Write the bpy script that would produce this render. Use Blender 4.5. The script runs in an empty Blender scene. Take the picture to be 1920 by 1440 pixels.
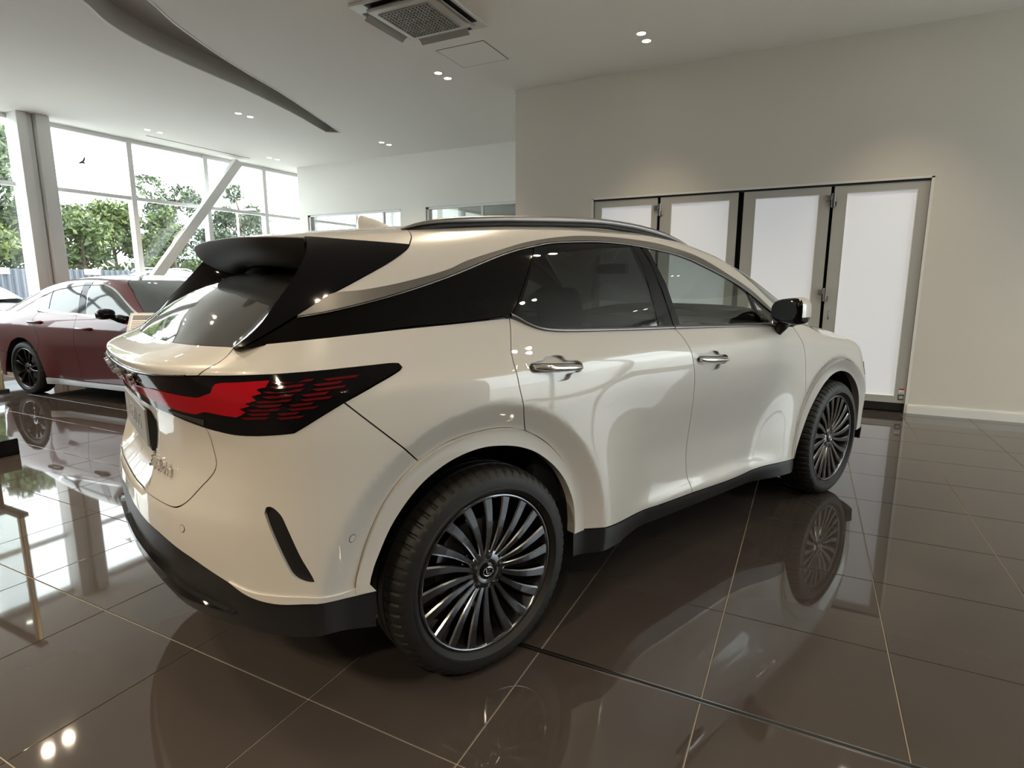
import bpy, bmesh, math, random
import numpy as np
from mathutils import Vector, Matrix
from mathutils.geometry import delaunay_2d_cdt
random.seed(7); rng = np.random.default_rng(7)
scene = bpy.context.scene
COL = scene.collection
R = math.radians

# ------------------------------------------------------------------ camera
cam_d = bpy.data.cameras.new('camera'); cam = bpy.data.objects.new('camera', cam_d); COL.objects.link(cam)
cam_d.sensor_width = 36.0; cam_d.lens = 36.0 * 1085.3 / 1920; cam_d.clip_start = .05; cam_d.clip_end = 400
cam.location = (1.795, -2.051, 1.406)
cam.rotation_euler = (R(90 - 10.0), 0, R(116.94 - 90))
scene.camera = cam

# ------------------------------------------------------------------ world, sun, exposure
world = bpy.data.worlds.new('world'); scene.world = world; world.use_nodes = True
bgn = world.node_tree.nodes['Background']
bgn.inputs['Color'].default_value = (.93, .97, 1.0, 1); bgn.inputs['Strength'].default_value = 3.6
sun_d = bpy.data.lights.new('sun', 'SUN'); sun = bpy.data.objects.new('sun', sun_d); COL.objects.link(sun)
sun_d.energy = 2.0; sun_d.angle = R(1.5); sun_d.color = (1, .95, .86)
sun.rotation_euler = (R(28), 0, R(140))
vs = scene.view_settings
vs.view_transform = 'Standard'; vs.look = 'None'; vs.gamma = 1; vs.use_curve_mapping = False; vs.exposure = 1.1
cy = scene.cycles
cy.use_denoising = True; cy.max_bounces = 8; cy.diffuse_bounces = 3; cy.glossy_bounces = 4; cy.use_adaptive_sampling = True; cy.adaptive_threshold = .03
cy.transmission_bounces = 5; cy.transparent_max_bounces = 10
cy.caustics_reflective = False; cy.caustics_refractive = False
cy.sample_clamp_indirect = 6; cy.blur_glossy = .5

# ------------------------------------------------------------------ materials
def mat(name, col, rough=.5, metal=0, coat=0, coat_r=.03, spec=.5, emit=None, es=0, noise=None, bump=None, flake=0):
    m = bpy.data.materials.new(name); m.use_nodes = True; nt = m.node_tree; b = nt.nodes['Principled BSDF']
    b.inputs['Base Color'].default_value = (*col, 1); b.inputs['Roughness'].default_value = rough
    b.inputs['Metallic'].default_value = metal; b.inputs['Coat Weight'].default_value = coat
    b.inputs['Coat Roughness'].default_value = coat_r; b.inputs['Specular IOR Level'].default_value = spec
    if emit:
        b.inputs['Emission Color'].default_value = (*emit, 1); b.inputs['Emission Strength'].default_value = es
    if noise:                                            # (scale, amount)
        tc = nt.nodes.new('ShaderNodeTexCoord'); n = nt.nodes.new('ShaderNodeTexNoise'); n.inputs['Scale'].default_value = noise[0]
        n.inputs['Detail'].default_value = 4; r = nt.nodes.new('ShaderNodeMapRange')
        r.inputs['To Min'].default_value = 1 - noise[1]; r.inputs['To Max'].default_value = 1 + noise[1]
        x = nt.nodes.new('ShaderNodeMix'); x.data_type = 'RGBA'; x.blend_type = 'MULTIPLY'; x.inputs[0].default_value = 1
        x.inputs[6].default_value = (*col, 1)
        nt.links.new(tc.outputs['Object'], n.inputs['Vector']); nt.links.new(n.outputs['Fac'], r.inputs['Value'])
        nt.links.new(r.outputs['Result'], x.inputs[7]); nt.links.new(x.outputs[2], b.inputs['Base Color'])
        if bump:
            bp = nt.nodes.new('ShaderNodeBump'); bp.inputs['Strength'].default_value = bump; bp.inputs['Distance'].default_value = .002
            nt.links.new(n.outputs['Fac'], bp.inputs['Height']); nt.links.new(bp.outputs['Normal'], b.inputs['Normal'])
    return m
def glass(name, tint, refl=.08, rough=0.0):
    """thin pane: tinted see-through with a Fresnel reflection"""
    m = bpy.data.materials.new(name); m.use_nodes = True; nt = m.node_tree; nt.nodes.remove(nt.nodes['Principled BSDF'])
    out = nt.nodes['Material Output']; t = nt.nodes.new('ShaderNodeBsdfTransparent'); t.inputs['Color'].default_value = (*tint, 1)
    g = nt.nodes.new('ShaderNodeBsdfGlossy'); g.inputs['Roughness'].default_value = rough
    f = nt.nodes.new('ShaderNodeFresnel'); f.inputs['IOR'].default_value = 1.5
    geo = nt.nodes.new('ShaderNodeNewGeometry')
    mn = nt.nodes.new('ShaderNodeMath'); mn.operation = 'MULTIPLY_ADD'; mn.inputs[1].default_value = -.8333; mn.inputs[2].default_value = 1.5
    nt.links.new(geo.outputs['Backfacing'], mn.inputs[0])
    mx = nt.nodes.new('ShaderNodeMixShader')
    ad = nt.nodes.new('ShaderNodeMath'); ad.operation = 'ADD'; ad.inputs[1].default_value = refl; ad.use_clamp = True
    nt.links.new(mn.outputs[0], f.inputs['IOR']); nt.links.new(f.outputs[0], ad.inputs[0]); nt.links.new(ad.outputs[0], mx.inputs[0])
    nt.links.new(t.outputs[0], mx.inputs[1]); nt.links.new(g.outputs[0], mx.inputs[2]); nt.links.new(mx.outputs[0], out.inputs[0])
    return m
M = dict(
 wall=mat('wall_paint', (.70, .66, .595), .75, noise=(3, .012)),
 backwall=mat('white_wall_paint', (.88, .87, .82), .75, noise=(3, .012)),
 ceiling=mat('ceiling_paint', (.86, .84, .80), .8, noise=(2, .01)),
 trim=mat('white_trim', (.80, .79, .76), .4),
 frame=mat('window_frame', (.86, .855, .845), .35),
 doorframe=mat('door_frame_grey', (.50, .495, .47), .38, metal=.15),
 frost_glow=mat('frosted_panel', (.80, .81, .84), .16, spec=.6, emit=(.92, .95, 1), es=.12),  # slight emission stands in for daylight coming through the panel
 tile=mat('polished_tile', (.054, .045, .041), .035, spec=.75, noise=(2.5, .10)),
 grout=mat('grout', (.31, .275, .23), .7),
 rubber=mat('black_rubber', (.003, .003, .0033), .6),
 black=mat('gloss_black', (.004, .004, .0055), .06, spec=.28),
 lensblack=mat('lens_black', (.004, .004, .005), .06, spec=.22),
 matt=mat('black_plastic', (.009, .009, .010), .40),
 dark=mat('dark_void', (.004, .004, .004), .9),
 liner=mat('arch_liner', (.008, .008, .008), .85),
 pearl=mat('pearl_white_paint', (.585, .572, .545), .30, coat=1, coat_r=.012, spec=.5),
 chrome=mat('chrome', (.82, .82, .83), .08, metal=1),
 greytrim=mat('satin_grey_trim', (.15, .145, .14), .33, metal=.5),
 satin=mat('satin_trim', (.21, .20, .20), .34, metal=1),
 darkchrome=mat('gunmetal_alloy', (.13, .135, .15), .16, metal=1, coat=.6),
 alloy=mat('machined_alloy', (.36, .37, .39), .2, metal=1),
 barrel=mat('rim_barrel', (.05, .05, .055), .35, metal=.8),
 steel=mat('brake_steel', (.35, .35, .35), .3, metal=1),
 red=mat('red_lens', (.36, .006, .014), .10, spec=.2),
 reddk=mat('dark_red_lens', (.10, .005, .008), .10, spec=.2),
 plate=mat('number_plate', (.26, .26, .265), .35),
 plateink=mat('plate_lettering', (.40, .40, .41), .4),
 seat=mat('seat_leather', (.022, .022, .024), .55),
 cabin=mat('cabin_trim', (.016, .016, .017), .7),
 screen=mat('grey_switch', (.3, .3, .3), .5),
 white=mat('white_paper', (.82, .82, .84), .6),
 redpaint=mat('red_metallic_paint', (.075, .002, .007), .35, metal=.2, coat=.8, coat_r=.015, spec=.3),
 gold=mat('brass_post', (.70, .52, .32), .2, metal=1),
 acwhite=mat('ac_plastic', (.62, .615, .59), .4),
 acgrey=mat('ac_vane', (.33, .325, .31), .45),
 acdark=mat('ac_grille_dark', (.06, .06, .06), .7),
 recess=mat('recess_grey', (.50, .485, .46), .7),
 lamp=mat('lamp_glow', (1, 1, 1), .5, emit=(1, .93, .82), es=9),
 stickred=mat('red_print', (.45, .06, .05), .5),
 stickgrey=mat('dark_print', (.07, .07, .07), .5),
 bird=mat('grey_decal', (.10, .11, .115), .6),
 asphalt=mat('asphalt', (.55, .54, .52), .9, noise=(1.2, .1)),
 fence=mat('corrugated_fence', (.085, .095, .12), .5),
 bark=mat('bark', (.11, .085, .06), .9, noise=(8, .2)),
 leafa=mat('leaf_green', (.076, .115, .036), .55),
 leafb=mat('leaf_dark_green', (.042, .066, .032), .55),
 leafc=mat('leaf_light_green', (.13, .16, .046), .55),
 leafd=mat('leaf_grey_green', (.070, .088, .054), .55),
 whitecar=mat('white_car_paint', (.80, .81, .82), .3, coat=1),
 silver=mat('silver_car_paint', (.62, .66, .72), .3, metal=.3, coat=1),
 building=mat('grey_cladding', (.42, .47, .52), .6),
 roofing=mat('dark_roof_edge', (.16, .18, .20), .6),
 g_room=glass('window_glass', (.93, .96, .95), .01),
 g_dark=glass('privacy_glass', (.055, .06, .06), .012),
 g_front=glass('door_glass', (.72, .78, .77), .015),
 g_screen=glass('windscreen_glass', (.55, .60, .59), .02),
 g_rear=mat('rear_window_glass', (.030, .029, .028), .05, spec=.9, coat=1),
 g_black=mat('quarter_glass', (.003, .003, .003), .05, spec=.25),
 g_out=mat('car_window_dark', (.05, .065, .075), .05, spec=.9),
)

# ------------------------------------------------------------------ object helpers
def obj(name, verts, faces, m, parent=None, smooth=False, mats=None, fm=None):
    me = bpy.data.meshes.new(name); me.from_pydata([tuple(map(float, v)) for v in verts], [], [tuple(map(int, f)) for f in faces])
    for x in ([m] if mats is None else mats): me.materials.append(x if not isinstance(x, str) else M[x])
    if fm is not None: me.polygons.foreach_set('material_index', fm)
    if smooth: me.polygons.foreach_set('use_smooth', [True] * len(me.polygons))
    me.update()
    o = bpy.data.objects.new(name, me); COL.objects.link(o)
    if parent is not None: o.parent = parent
    return o
def link(name, me, parent=None, loc=(0, 0, 0), rot=(0, 0, 0), scale=(1, 1, 1)):
    o = bpy.data.objects.new(name, me); COL.objects.link(o); o.location = loc; o.rotation_euler = rot; o.scale = scale
    if parent is not None: o.parent = parent
    return o
def empty(name, loc=(0, 0, 0), rz=0, parent=None):
    o = bpy.data.objects.new(name, None); COL.objects.link(o); o.location = loc; o.rotation_euler = (0, 0, rz); o.empty_display_size = .1
    if parent is not None: o.parent = parent
    return o
def tag(o, label, cat, group=None):
    o['label'] = label; o['category'] = cat
    if group: o['group'] = group
    return o
def struct(o, label=None):
    o['kind'] = 'structure'
    if label: o['label'] = label
    return o
class MB:
    """collects shapes for one mesh"""
    def __init__(s): s.v = []; s.f = []; s.m = []
    def add(s, v, f, m=0):
        k = len(s.v); s.v += [tuple(x) for x in v]; s.f += [tuple(i + k for i in q) for q in f]; s.m += [m] * len(f); return s
    def box(s, a, b, m=0, mtx=None):
        x0, y0, z0 = a; x1, y1, z1 = b
        v = [Vector(q) for q in ((x0, y0, z0), (x1, y0, z0), (x1, y1, z0), (x0, y1, z0), (x0, y0, z1), (x1, y0, z1), (x1, y1, z1), (x0, y1, z1))]
        if mtx: v = [mtx @ q for q in v]
        return s.add(v, [(0, 3, 2, 1), (4, 5, 6, 7), (0, 1, 5, 4), (1, 2, 6, 5), (2, 3, 7, 6), (3, 0, 4, 7)], m)
    def bev(s, a, b, r, m=0, mtx=None):
        """box with chamfered edges"""
        bm = bmesh.new(); bmesh.ops.create_cube(bm, size=1)
        for v in bm.verts: v.co = Vector([a[i] + (b[i] - a[i]) * (v.co[i] + .5) for i in range(3)])
        bmesh.ops.bevel(bm, geom=bm.edges[:], offset=r, segments=3, profile=.5, affect='EDGES')
        bm.verts.index_update()
        v = [(mtx @ q.co if mtx else q.co.copy()) for q in bm.verts]; f = [[q.index for q in p.verts] for p in bm.faces]; bm.free()
        return s.add(v, f, m)
    def tube(s, pts, r, n=10, m=0, cap=True, sq=1.0):
        pts = [Vector(p) for p in pts]; L = len(pts); rr = r if isinstance(r, (list, tuple)) else [r] * L
        v = []; up0 = None
        for i, p in enumerate(pts):
            t = (pts[min(i + 1, L - 1)] - pts[max(i - 1, 0)]).normalized()
            if up0 is None: up0 = Vector((0, 0, 1)) if abs(t.z) < .9 else Vector((1, 0, 0))
            a = t.cross(up0).normalized(); b = a.cross(t).normalized(); up0 = b
            for k in range(n):
                q = 2 * math.pi * k / n; v.append(p + a * math.cos(q) * rr[i] + b * math.sin(q) * rr[i] * sq)
        f = [(i * n + k, i * n + (k + 1) % n, (i + 1) * n + (k + 1) % n, (i + 1) * n + k) for i in range(L - 1) for k in range(n)]
        if cap: f += [tuple(range(n - 1, -1, -1)), tuple((L - 1) * n + k for k in range(n))]
        return s.add(v, f, m)
    def lathe(s, prof, n=48, m=0, axis='y', rmod=None):
        """profile of (radius, height) around an axis"""
        v = []; L = len(prof)
        for k in range(n):
            c, q = math.cos(2 * math.pi * k / n), math.sin(2 * math.pi * k / n)
            for i, (r, h) in enumerate(prof):
                if rmod: r, h = rmod(i, k, r, h)
                v.append((r * c, h, r * q) if axis == 'y' else (r * c, r * q, h))
        f = [(k * L + i, k * L + i + 1, ((k + 1) % n) * L + i + 1, ((k + 1) % n) * L + i) for k in range(n) for i in range(L - 1)]
        return s.add(v, f, m)
    def prism(s, poly, z0, z1, m=0, mtx=None):
        n = len(poly); v = [Vector((x, y, z)) for z in (z0, z1) for x, y in poly]
        if mtx: v = [mtx @ q for q in v]
        return s.add(v, [tuple(range(n - 1, -1, -1)), tuple(range(n, 2 * n))] + [(i, (i + 1) % n, n + (i + 1) % n, n + i) for i in range(n)], m)
    def build(s, name, mats, parent=None, smooth=False, ang=None):
        mats = mats if isinstance(mats, (list, tuple)) else [mats]
        o = obj(name, s.v, s.f, None, parent, smooth or ang is not None, mats=mats, fm=s.m)
        if ang is not None: o.data.set_sharp_from_angle(angle=R(ang))
        return o
def text(name, body, size, m, parent, mtx, ext=.003, align='CENTER', sx=1):
    cu = bpy.data.curves.new(name, 'FONT'); cu.body = body; cu.size = size; cu.extrude = ext; cu.align_x = align; cu.align_y = 'CENTER'; cu.resolution_u = 3
    t = bpy.data.objects.new(name + '_tmp', cu); COL.objects.link(t)
    dg = bpy.context.evaluated_depsgraph_get(); dg.update(); me = bpy.data.meshes.new_from_object(t.evaluated_get(dg))
    bpy.data.objects.remove(t); me.name = name
    me.transform(mtx @ Matrix.Diagonal((sx, 1, 1, 1))); me.materials.clear(); me.materials.append(M[m])
    o = bpy.data.objects.new(name, me); COL.objects.link(o); o.parent = parent
    return o

# ================================================================== CAR SURFACES (metres, x forward from the rear axle, y left, z up)
def pchip(xs,ys):
    x=np.array(xs,float);y=np.array(ys,float);h=np.diff(x);d=np.diff(y)/h
    m=np.zeros_like(y);m[0]=d[0];m[-1]=d[-1]
    for i in range(1,len(x)-1):
        if d[i-1]*d[i]>0:
            a=2*h[i]+h[i-1];b=h[i]+2*h[i-1];m[i]=(a+b)/(a/d[i-1]+b/d[i])
    def f(q):
        q=np.asarray(q,float);i=np.clip(np.searchsorted(x,q)-1,0,len(h)-1);t=(q-x[i])/h[i]
        lo=q<x[0];hi=q>x[-1];t=np.clip(t,0,1)
        r=(2*t**3-3*t**2+1)*y[i]+(t**3-2*t**2+t)*h[i]*m[i]+(3*t**2-2*t**3)*y[i+1]+(t**3-t**2)*h[i]*m[i+1]
        return r+np.where(lo,(q-x[0])*m[0],0)+np.where(hi,(q-x[-1])*m[-1],0)
    return f
def sst(a,b,x):
    t=np.clip((x-a)/(b-a),0,1);return t*t*(3-2*t)
# ---- lower body B(s,v) ----
VZ=pchip([.2,1.10,1.16,1.18,1.22,1.26,1.30,1.36,1.42],[.2,1.10,1.16,1.172,1.190,1.206,1.222,1.25,1.285])
XR=pchip([.2,.25,.30,.40,.50,.62,.72,.80,.88,.95,1.0,1.06,1.12,1.16,1.18,1.22,1.26,1.30,1.36,1.42],
         [-.82,-.86,-.895,-.94,-.960,-.970,-.962,-.938,-.915,-.907,-.912,-.93,-.954,-.965,-.955,-.912,-.87,-.83,-.78,-.72])
WZ=pchip([.2,.25,.33,.40,.50,.62,.75,.88,1.0,1.075,1.10,1.115,1.2,1.28],[.84,.86,.888,.90,.906,.913,.928,.944,.951,.949,.944,.937,.897,.855])
_ru=np.array([0,.1,.2,.3,.4,.5,.61,.71,.79,.86,.915,.955,.983,.997,1.0])
_rd=np.array([0,.0008,.003,.0095,.02,.037,.062,.10,.139,.181,.232,.288,.36,.445,.53])
_rl=np.concatenate([[0],np.cumsum(np.hypot(np.diff(_ru)*.94,np.diff(_rd)))])
LR=_rl[-1]; XS=-.43            # side starts at x=XS where s=XS ; rear centre s=XS-LR
RU=pchip(_rl,_ru);RD=pchip(_rl,_rd)
XF=pchip([.2,.3,.45,.6,.8,.95,1.2],[3.58,3.68,3.76,3.80,3.79,3.74,3.66])
_fu=np.array([1.0,.997,.98,.94,.88,.8,.7,.55,.35,0]);_fd=np.array([0,.12,.26,.38,.47,.545,.60,.65,.685,.70])
_fl=np.concatenate([[0],np.cumsum(np.hypot(np.diff(_fu)*.92,np.diff(_fd)))])
FU=pchip(_fl,_fu);FD=pchip(_fl,_fd);LF=_fl[-1];SF=3.05
FDROP=pchip([1.9,2.2,2.6,3.0,3.4,3.7,3.9],[0,.01,.05,.10,.17,.25,.31])
def W(x,z):
    w=WZ(z)
    # door scoop: pull the lower door in ahead of the rear wheel
    low=sst(1.0,.55,z)*sst(.30,.45,z)
    w=w-.020*low*np.exp(-((x-1.55)/.85)**2)
    # character lip low on the doors
    w=w+.012*np.exp(-((z-(.385-.02*(x-1.2)))/.05)**2)*sst(.6,1.1,x)*sst(2.35,2.0,x)
    for cx in (-.02,2.84):
        r=np.hypot(x-cx,(z-.40))
        k=sst(1.0,.60,r)*sst(1.16,.95,z)
        tgt=.962
        w=w+k*np.maximum(tgt-w,0)*.95
        t=np.clip((.612-r)/.12,0,3);w=w-.050*np.where(t<.16,3.125*t*t,np.where(t<.7,t-.08,.62+.25*(1-np.exp(-(t-.7)/.25))))
    w=w-.02*sst(-.45,-.95,x)*sst(.75,.5,z)
    # plan taper
    w=w-.035*sst(2.3,3.6,x)*sst(.6,1.1,z)-.012*sst(.1,-.9,x)*sst(.9,1.2,z)
    return w
def B(s,v):
    s=np.asarray(s,float);v=np.asarray(v,float)
    lr=np.clip(XS-s,0,LR); lr=LR-lr  # 0 at rear centre..LR at side
    rear=s<XS
    zt=VZ(v)
    xr=XR(v)+RD(lr)*(1+0*v)
    # rear part x, then blend so that s==x at XS for every v
    base=XR(v)+RD(LR)
    k=sst(0,1,(lr/LR))
    x_rear=xr+(XS-base)*k**2
    lf=np.clip(s-SF,0,LF)
    front=s>SF
    kf=sst(0,1,lf/LF)
    x_front=SF+FD(lf)+(XF(v)-SF-.70)*kf
    x=np.where(rear,x_rear,np.where(front,x_front,s))
    u=np.where(rear,RU(lr),np.where(front,FU(lf),1.0))
    z=zt-FDROP(x)*sst(.55,1.15,v)*(x>1.9)
    y=-u*W(x,zt)
    # plate recess
    rec=.035*sst(.36,.28,np.abs(y))*sst(.72,.80,zt)*sst(1.0,.96,zt)*(x<-.5)
    x=x+rec
    return np.stack([x,y,z],-1)
# ---- upper body S(x,q) ----
WB=pchip([-1.0,-.9,-.72,-.6,-.45,-.2,.3,1.0,1.6,2.0,2.4,2.8],[.62,.70,.80,.84,.868,.886,.893,.893,.887,.877,.85,.80])
ZR=pchip([-.9,-.6,-.45,-.2,0,.4,.8,1.1,1.4,1.7,1.9,2.1,2.3,2.5,2.7],[1.50,1.562,1.583,1.612,1.633,1.668,1.684,1.684,1.664,1.614,1.56,1.487,1.39,1.275,1.15])
_sy=[1,.965,.925,.875,.82,.775,.70,.6,.4,.2,0];_sz=[0,.2,.4,.6,.75,.83,.905,.945,.98,.995,1]
_ql=np.concatenate([[0],np.cumsum(np.hypot(np.diff(_sy)*.88,np.diff(_sz)*.47))]);QL=_ql[-1]
SY=pchip(_ql,_sy);SZ=pchip(_ql,_sz)
ZB=1.20
def S(x,q):
    x=np.asarray(x,float);q=np.asarray(q,float)
    z=ZB+(ZR(x)-ZB)*SZ(q); y=-WB(x)*SY(q)
    return np.stack([x-.16*(1-SY(q))**2*0+0*q,y,z],-1)

def nrm(f, a, b):
    e = 2e-4; n = np.cross(f(a + e, b) - f(a - e, b), f(a, b + e) - f(a, b - e))
    return n / np.maximum(np.linalg.norm(n, axis=-1, keepdims=True), 1e-12)
def smooth(pts, d=.02, closed=False):
    """Catmull-Rom through control points, resampled about every d"""
    P = np.array(pts, float)
    if len(P) == 2:
        n = max(1, int(math.ceil(np.linalg.norm(P[1] - P[0]) / d))); return [tuple(P[0] + (P[1] - P[0]) * k / n) for k in range(n + 1)]
    Q = np.vstack([2 * P[0] - P[1], P, 2 * P[-1] - P[-2]]); out = []
    for i in range(1, len(Q) - 2):
        p0, p1, p2, p3 = Q[i - 1:i + 3]; L = np.linalg.norm(p2 - p1); n = max(1, int(math.ceil(L / d)))
        m1 = (p2 - p0) / max(np.linalg.norm(p2 - p1) + np.linalg.norm(p1 - p0), 1e-9) * L; m2 = (p3 - p1) / max(np.linalg.norm(p3 - p2) + np.linalg.norm(p2 - p1), 1e-9) * L
        for k in range(n):
            t = k / n; out.append(tuple((2 * t**3 - 3 * t**2 + 1) * p1 + (t**3 - 2 * t**2 + t) * m1 + (3 * t**2 - 2 * t**3) * p2 + (t**3 - t**2) * m2))
    out.append(tuple(P[-1])); return out
def ring_of(*segs, d=.02):
    """closed outline from smooth segments that meet in corners"""
    out = []
    for s in segs:
        q = smooth(s, d)
        if out and math.dist(out[-1], q[0]) < 1e-4: q = q[1:]
        out += q
    if math.dist(out[0], out[-1]) < 1e-4: out.pop()
    return out
def inset(poly, g):
    P = np.array(poly); n = len(P); A = 0.5 * np.sum(P[:, 0] * np.roll(P[:, 1], -1) - np.roll(P[:, 0], -1) * P[:, 1]); s = 1 if A > 0 else -1
    out = []
    for i in range(n):
        a = P[i] - P[i - 1]; b = P[(i + 1) % n] - P[i]; a = a / max(np.linalg.norm(a), 1e-9); b = b / max(np.linalg.norm(b), 1e-9)
        na = np.array([-a[1], a[0]]) * s; nb = np.array([-b[1], b[0]]) * s; q = na + nb; L = np.linalg.norm(q)
        q = q / L / max(L / 2, .5) if L > 1e-6 else na
        out.append(tuple(P[i] + q * g))
    return out
def inpoly(X, Y, P):
    P = np.array(P); c = np.zeros(X.shape, bool); j = len(P) - 1
    for i in range(len(P)):
        xi, yi = P[i]; xj, yj = P[j]
        c ^= ((yi > Y) != (yj > Y)) & (X < (xj - xi) * (Y - yi) / (yj - yi + 1e-15) + xi); j = i
    return c
def panel_data(f, outline, gap=.0022, d=.03, off=0.0, thick=.012, holes=(), d2=None):
    """triangulate an outline drawn on surface f; returns verts, faces, loop normals (right-hand side of the car)"""
    O = inset(outline, gap) if gap else list(outline); A = np.array(O); lo = A.min(0); hi = A.max(0); d2 = d2 or d
    gx, gy = np.meshgrid(np.arange(lo[0] + d / 2, hi[0], d), np.arange(lo[1] + d2 / 2, hi[1], d2)); gx = gx.ravel(); gy = gy.ravel()
    k = inpoly(gx, gy, O)
    for h in holes: k &= ~inpoly(gx, gy, h)
    gx, gy = gx[k], gy[k]
    bd = np.vstack([A] + [np.array(h) for h in holes])
    if len(gx):
        dm = np.min(np.hypot((gx[:, None] - bd[None, :, 0]) / d, (gy[:, None] - bd[None, :, 1]) / d2), axis=1); gx, gy = gx[dm > .45], gy[dm > .45]
    V, F = cdt(O, holes, list(zip(gx, gy))); Va = np.array(V)
    P = f(Va[:, 0], Va[:, 1]); N = nrm(f, Va[:, 0], Va[:, 1]); P = P + N * off
    verts = [tuple(p) for p in P]; faces = [tuple(q) for q in F]; ln = [tuple(N[i]) for q in F for i in q]
    if thick:
        for loop, sg in [(O, 1)] + [(h, -1) for h in holes]:
            L = np.array(loop); a = .5 * np.sum(L[:, 0] * np.roll(L[:, 1], -1) - np.roll(L[:, 0], -1) * L[:, 1])
            if a * sg < 0: L = L[::-1]
            p = f(L[:, 0], L[:, 1]); nn = nrm(f, L[:, 0], L[:, 1]); t = p + nn * off; b = t - nn * thick; m = len(L); k0 = len(verts)
            verts += [tuple(q) for q in t] + [tuple(q) for q in b]
            for i in range(m):
                j = (i + 1) % m; q = (k0 + i, k0 + m + i, k0 + m + j, k0 + j)
                e1 = b[i] - t[i]; e2 = t[j] - t[i]; fn = np.cross(e1, e2); fn = fn / max(np.linalg.norm(fn), 1e-12)
                faces.append(q); ln += [tuple(fn)] * 4
    return verts, faces, ln
def put(name, data, m, parent, side=-1):
    """side -1: right-hand side as drawn, +1: mirrored, 0: both sides in one mesh"""
    v, f, n = data; V = []; F = []; N = []
    if side in (-1, 0): V += v; F += f; N += n
    if side in (1, 0):
        k = len(V); V = V + [(x, -y, z) for x, y, z in v]; j = 0
        for q in f:
            F.append(tuple(i + k for i in reversed(q))); nn = n[j:j + len(q)]; j += len(q); N += [(a, -b, c) for a, b, c in reversed(nn)]
    o = obj(name, V, F, M[m] if isinstance(m, str) else m, parent, True); o.data.normals_split_custom_set(N); return o
def both(name, data, m, parents, label=None):
    out = []
    for side in (-1, 1):
        o = put(name, data, m, parents[side] if isinstance(parents, dict) else parents, side); out.append(o)
        if label: o['label'] = label
    return dict(zip((-1, 1), out))
def mirror_build(name, mb, mats, parents, smooth_=True, ang=None):
    out = {}
    for side in (-1, 1):
        q = MB(); q.v = [(x, y * (1 if side == -1 else -1), z) for x, y, z in mb.v]; q.f = [f if side == -1 else tuple(reversed(f)) for f in mb.f]; q.m = list(mb.m)
        out[side] = q.build(name, mats, parents[side] if isinstance(parents, dict) else parents, smooth_, ang)
    return out

# ================================================================== THE ROOM
H = 3.931; XL = -9.35; XRW = 8.5; YB = 7.92; YD = 5.386; YN = -9.0; XC = -1.93
def cdt(outline, holes=(), pts=()):
    v = [Vector(p) for p in outline]; e = [(i, (i + 1) % len(v)) for i in range(len(v))]
    for h in holes:
        k = len(v); v += [Vector(p) for p in h]; e += [(k + i, k + (i + 1) % len(h)) for i in range(len(h))]
    v += [Vector(p) for p in pts]
    r = delaunay_2d_cdt(v, e, [], 1, 1e-6)
    V = [(a.x, a.y) for a in r[0]]; F = []
    def inside(x, y, P):
        c = False; j = len(P) - 1
        for i in range(len(P)):
            if (P[i][1] > y) != (P[j][1] > y) and x < (P[j][0] - P[i][0]) * (y - P[i][1]) / (P[j][1] - P[i][1]) + P[i][0]: c = not c
            j = i
        return c
    for f in r[2]:
        x = sum(V[i][0] for i in f) / len(f); y = sum(V[i][1] for i in f) / len(f)
        if any(inside(x, y, h) for h in holes): continue
        a = sum(V[f[i]][0] * V[f[(i + 1) % len(f)]][1] - V[f[(i + 1) % len(f)]][0] * V[f[i]][1] for i in range(len(f)))
        F.append(tuple(f) if a > 0 else tuple(reversed(f)))
    return V, F

# floor: a grout bed and polished 60 cm tiles
fl = MB().box((-9.6, YN - .2, -.06), (XRW + .2, 12.2, -.0035)).build('floor', M['grout']); struct(fl, 'dark brown polished tile floor with pale grout lines')
TX, TY = .973, -.194
def tile_mesh():
    h = .2978; c = .0012
    v = [(-h, -h, -.004), (h, -h, -.004), (h, h, -.004), (-h, h, -.004), (-h, -h, -c), (h, -h, -c), (h, h, -c), (-h, h, -c),
         (-h + c, -h + c, 0), (h - c, -h + c, 0), (h - c, h - c, 0), (-h + c, h - c, 0)]
    f = [(8, 9, 10, 11)] + [(a + i, a + (i + 1) % 4, a + 4 + (i + 1) % 4, a + 4 + i) for a in (0, 4) for i in range(4)]
    return v, f
tv, tf = tile_mesh(); tm = bpy.data.meshes.new('tile'); tm.from_pydata(tv, [], tf); tm.materials.append(M['tile'])
cells = []
cd = Vector((math.cos(R(116.94)), math.sin(R(116.94))))
for i in range(-18, 12):
    for j in range(-15, 21):
        cx, cyy = TX + .6 * (i + .5), TY + .6 * (j + .5)
        if cx < -9.5 or cx > XRW + .1 or cyy < YN or cyy > 12: continue
        d = Vector((cx - 1.795, cyy + 2.051)); L = d.length
        ang = abs(math.degrees(math.atan2(cd.x * d.y - cd.y * d.x, cd.dot(d))))
        blocked = cyy > YD + .3 and cx > XC
        cells.append((L + (0 if ang < 50 and not blocked else 100), cx, cyy))
cells.sort(); rest = MB()
for k, (L, x, y) in enumerate(cells):
    if k < 300:
        o = link('tile', tm, fl, (x, y, 0), (0, 0, 0))
    else:
        rest.add([(a + x, b + y, c) for a, b, c in tv], tf)
o = rest.build('tile_field', M['tile'], fl); o['kind'] = 'stuff'
o = MB().box((.62, TY - .007, -.003), (XRW, TY + .007, .0006)).build('expansion_joint', M['rubber'], fl)
for s in (-1, 1):
    MB().box((.62, TY + s * .0095 - .0025, -.003), (XRW, TY + s * .0095 + .0025, .0012)).build('joint_edging', M['alloy'], fl)

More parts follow.
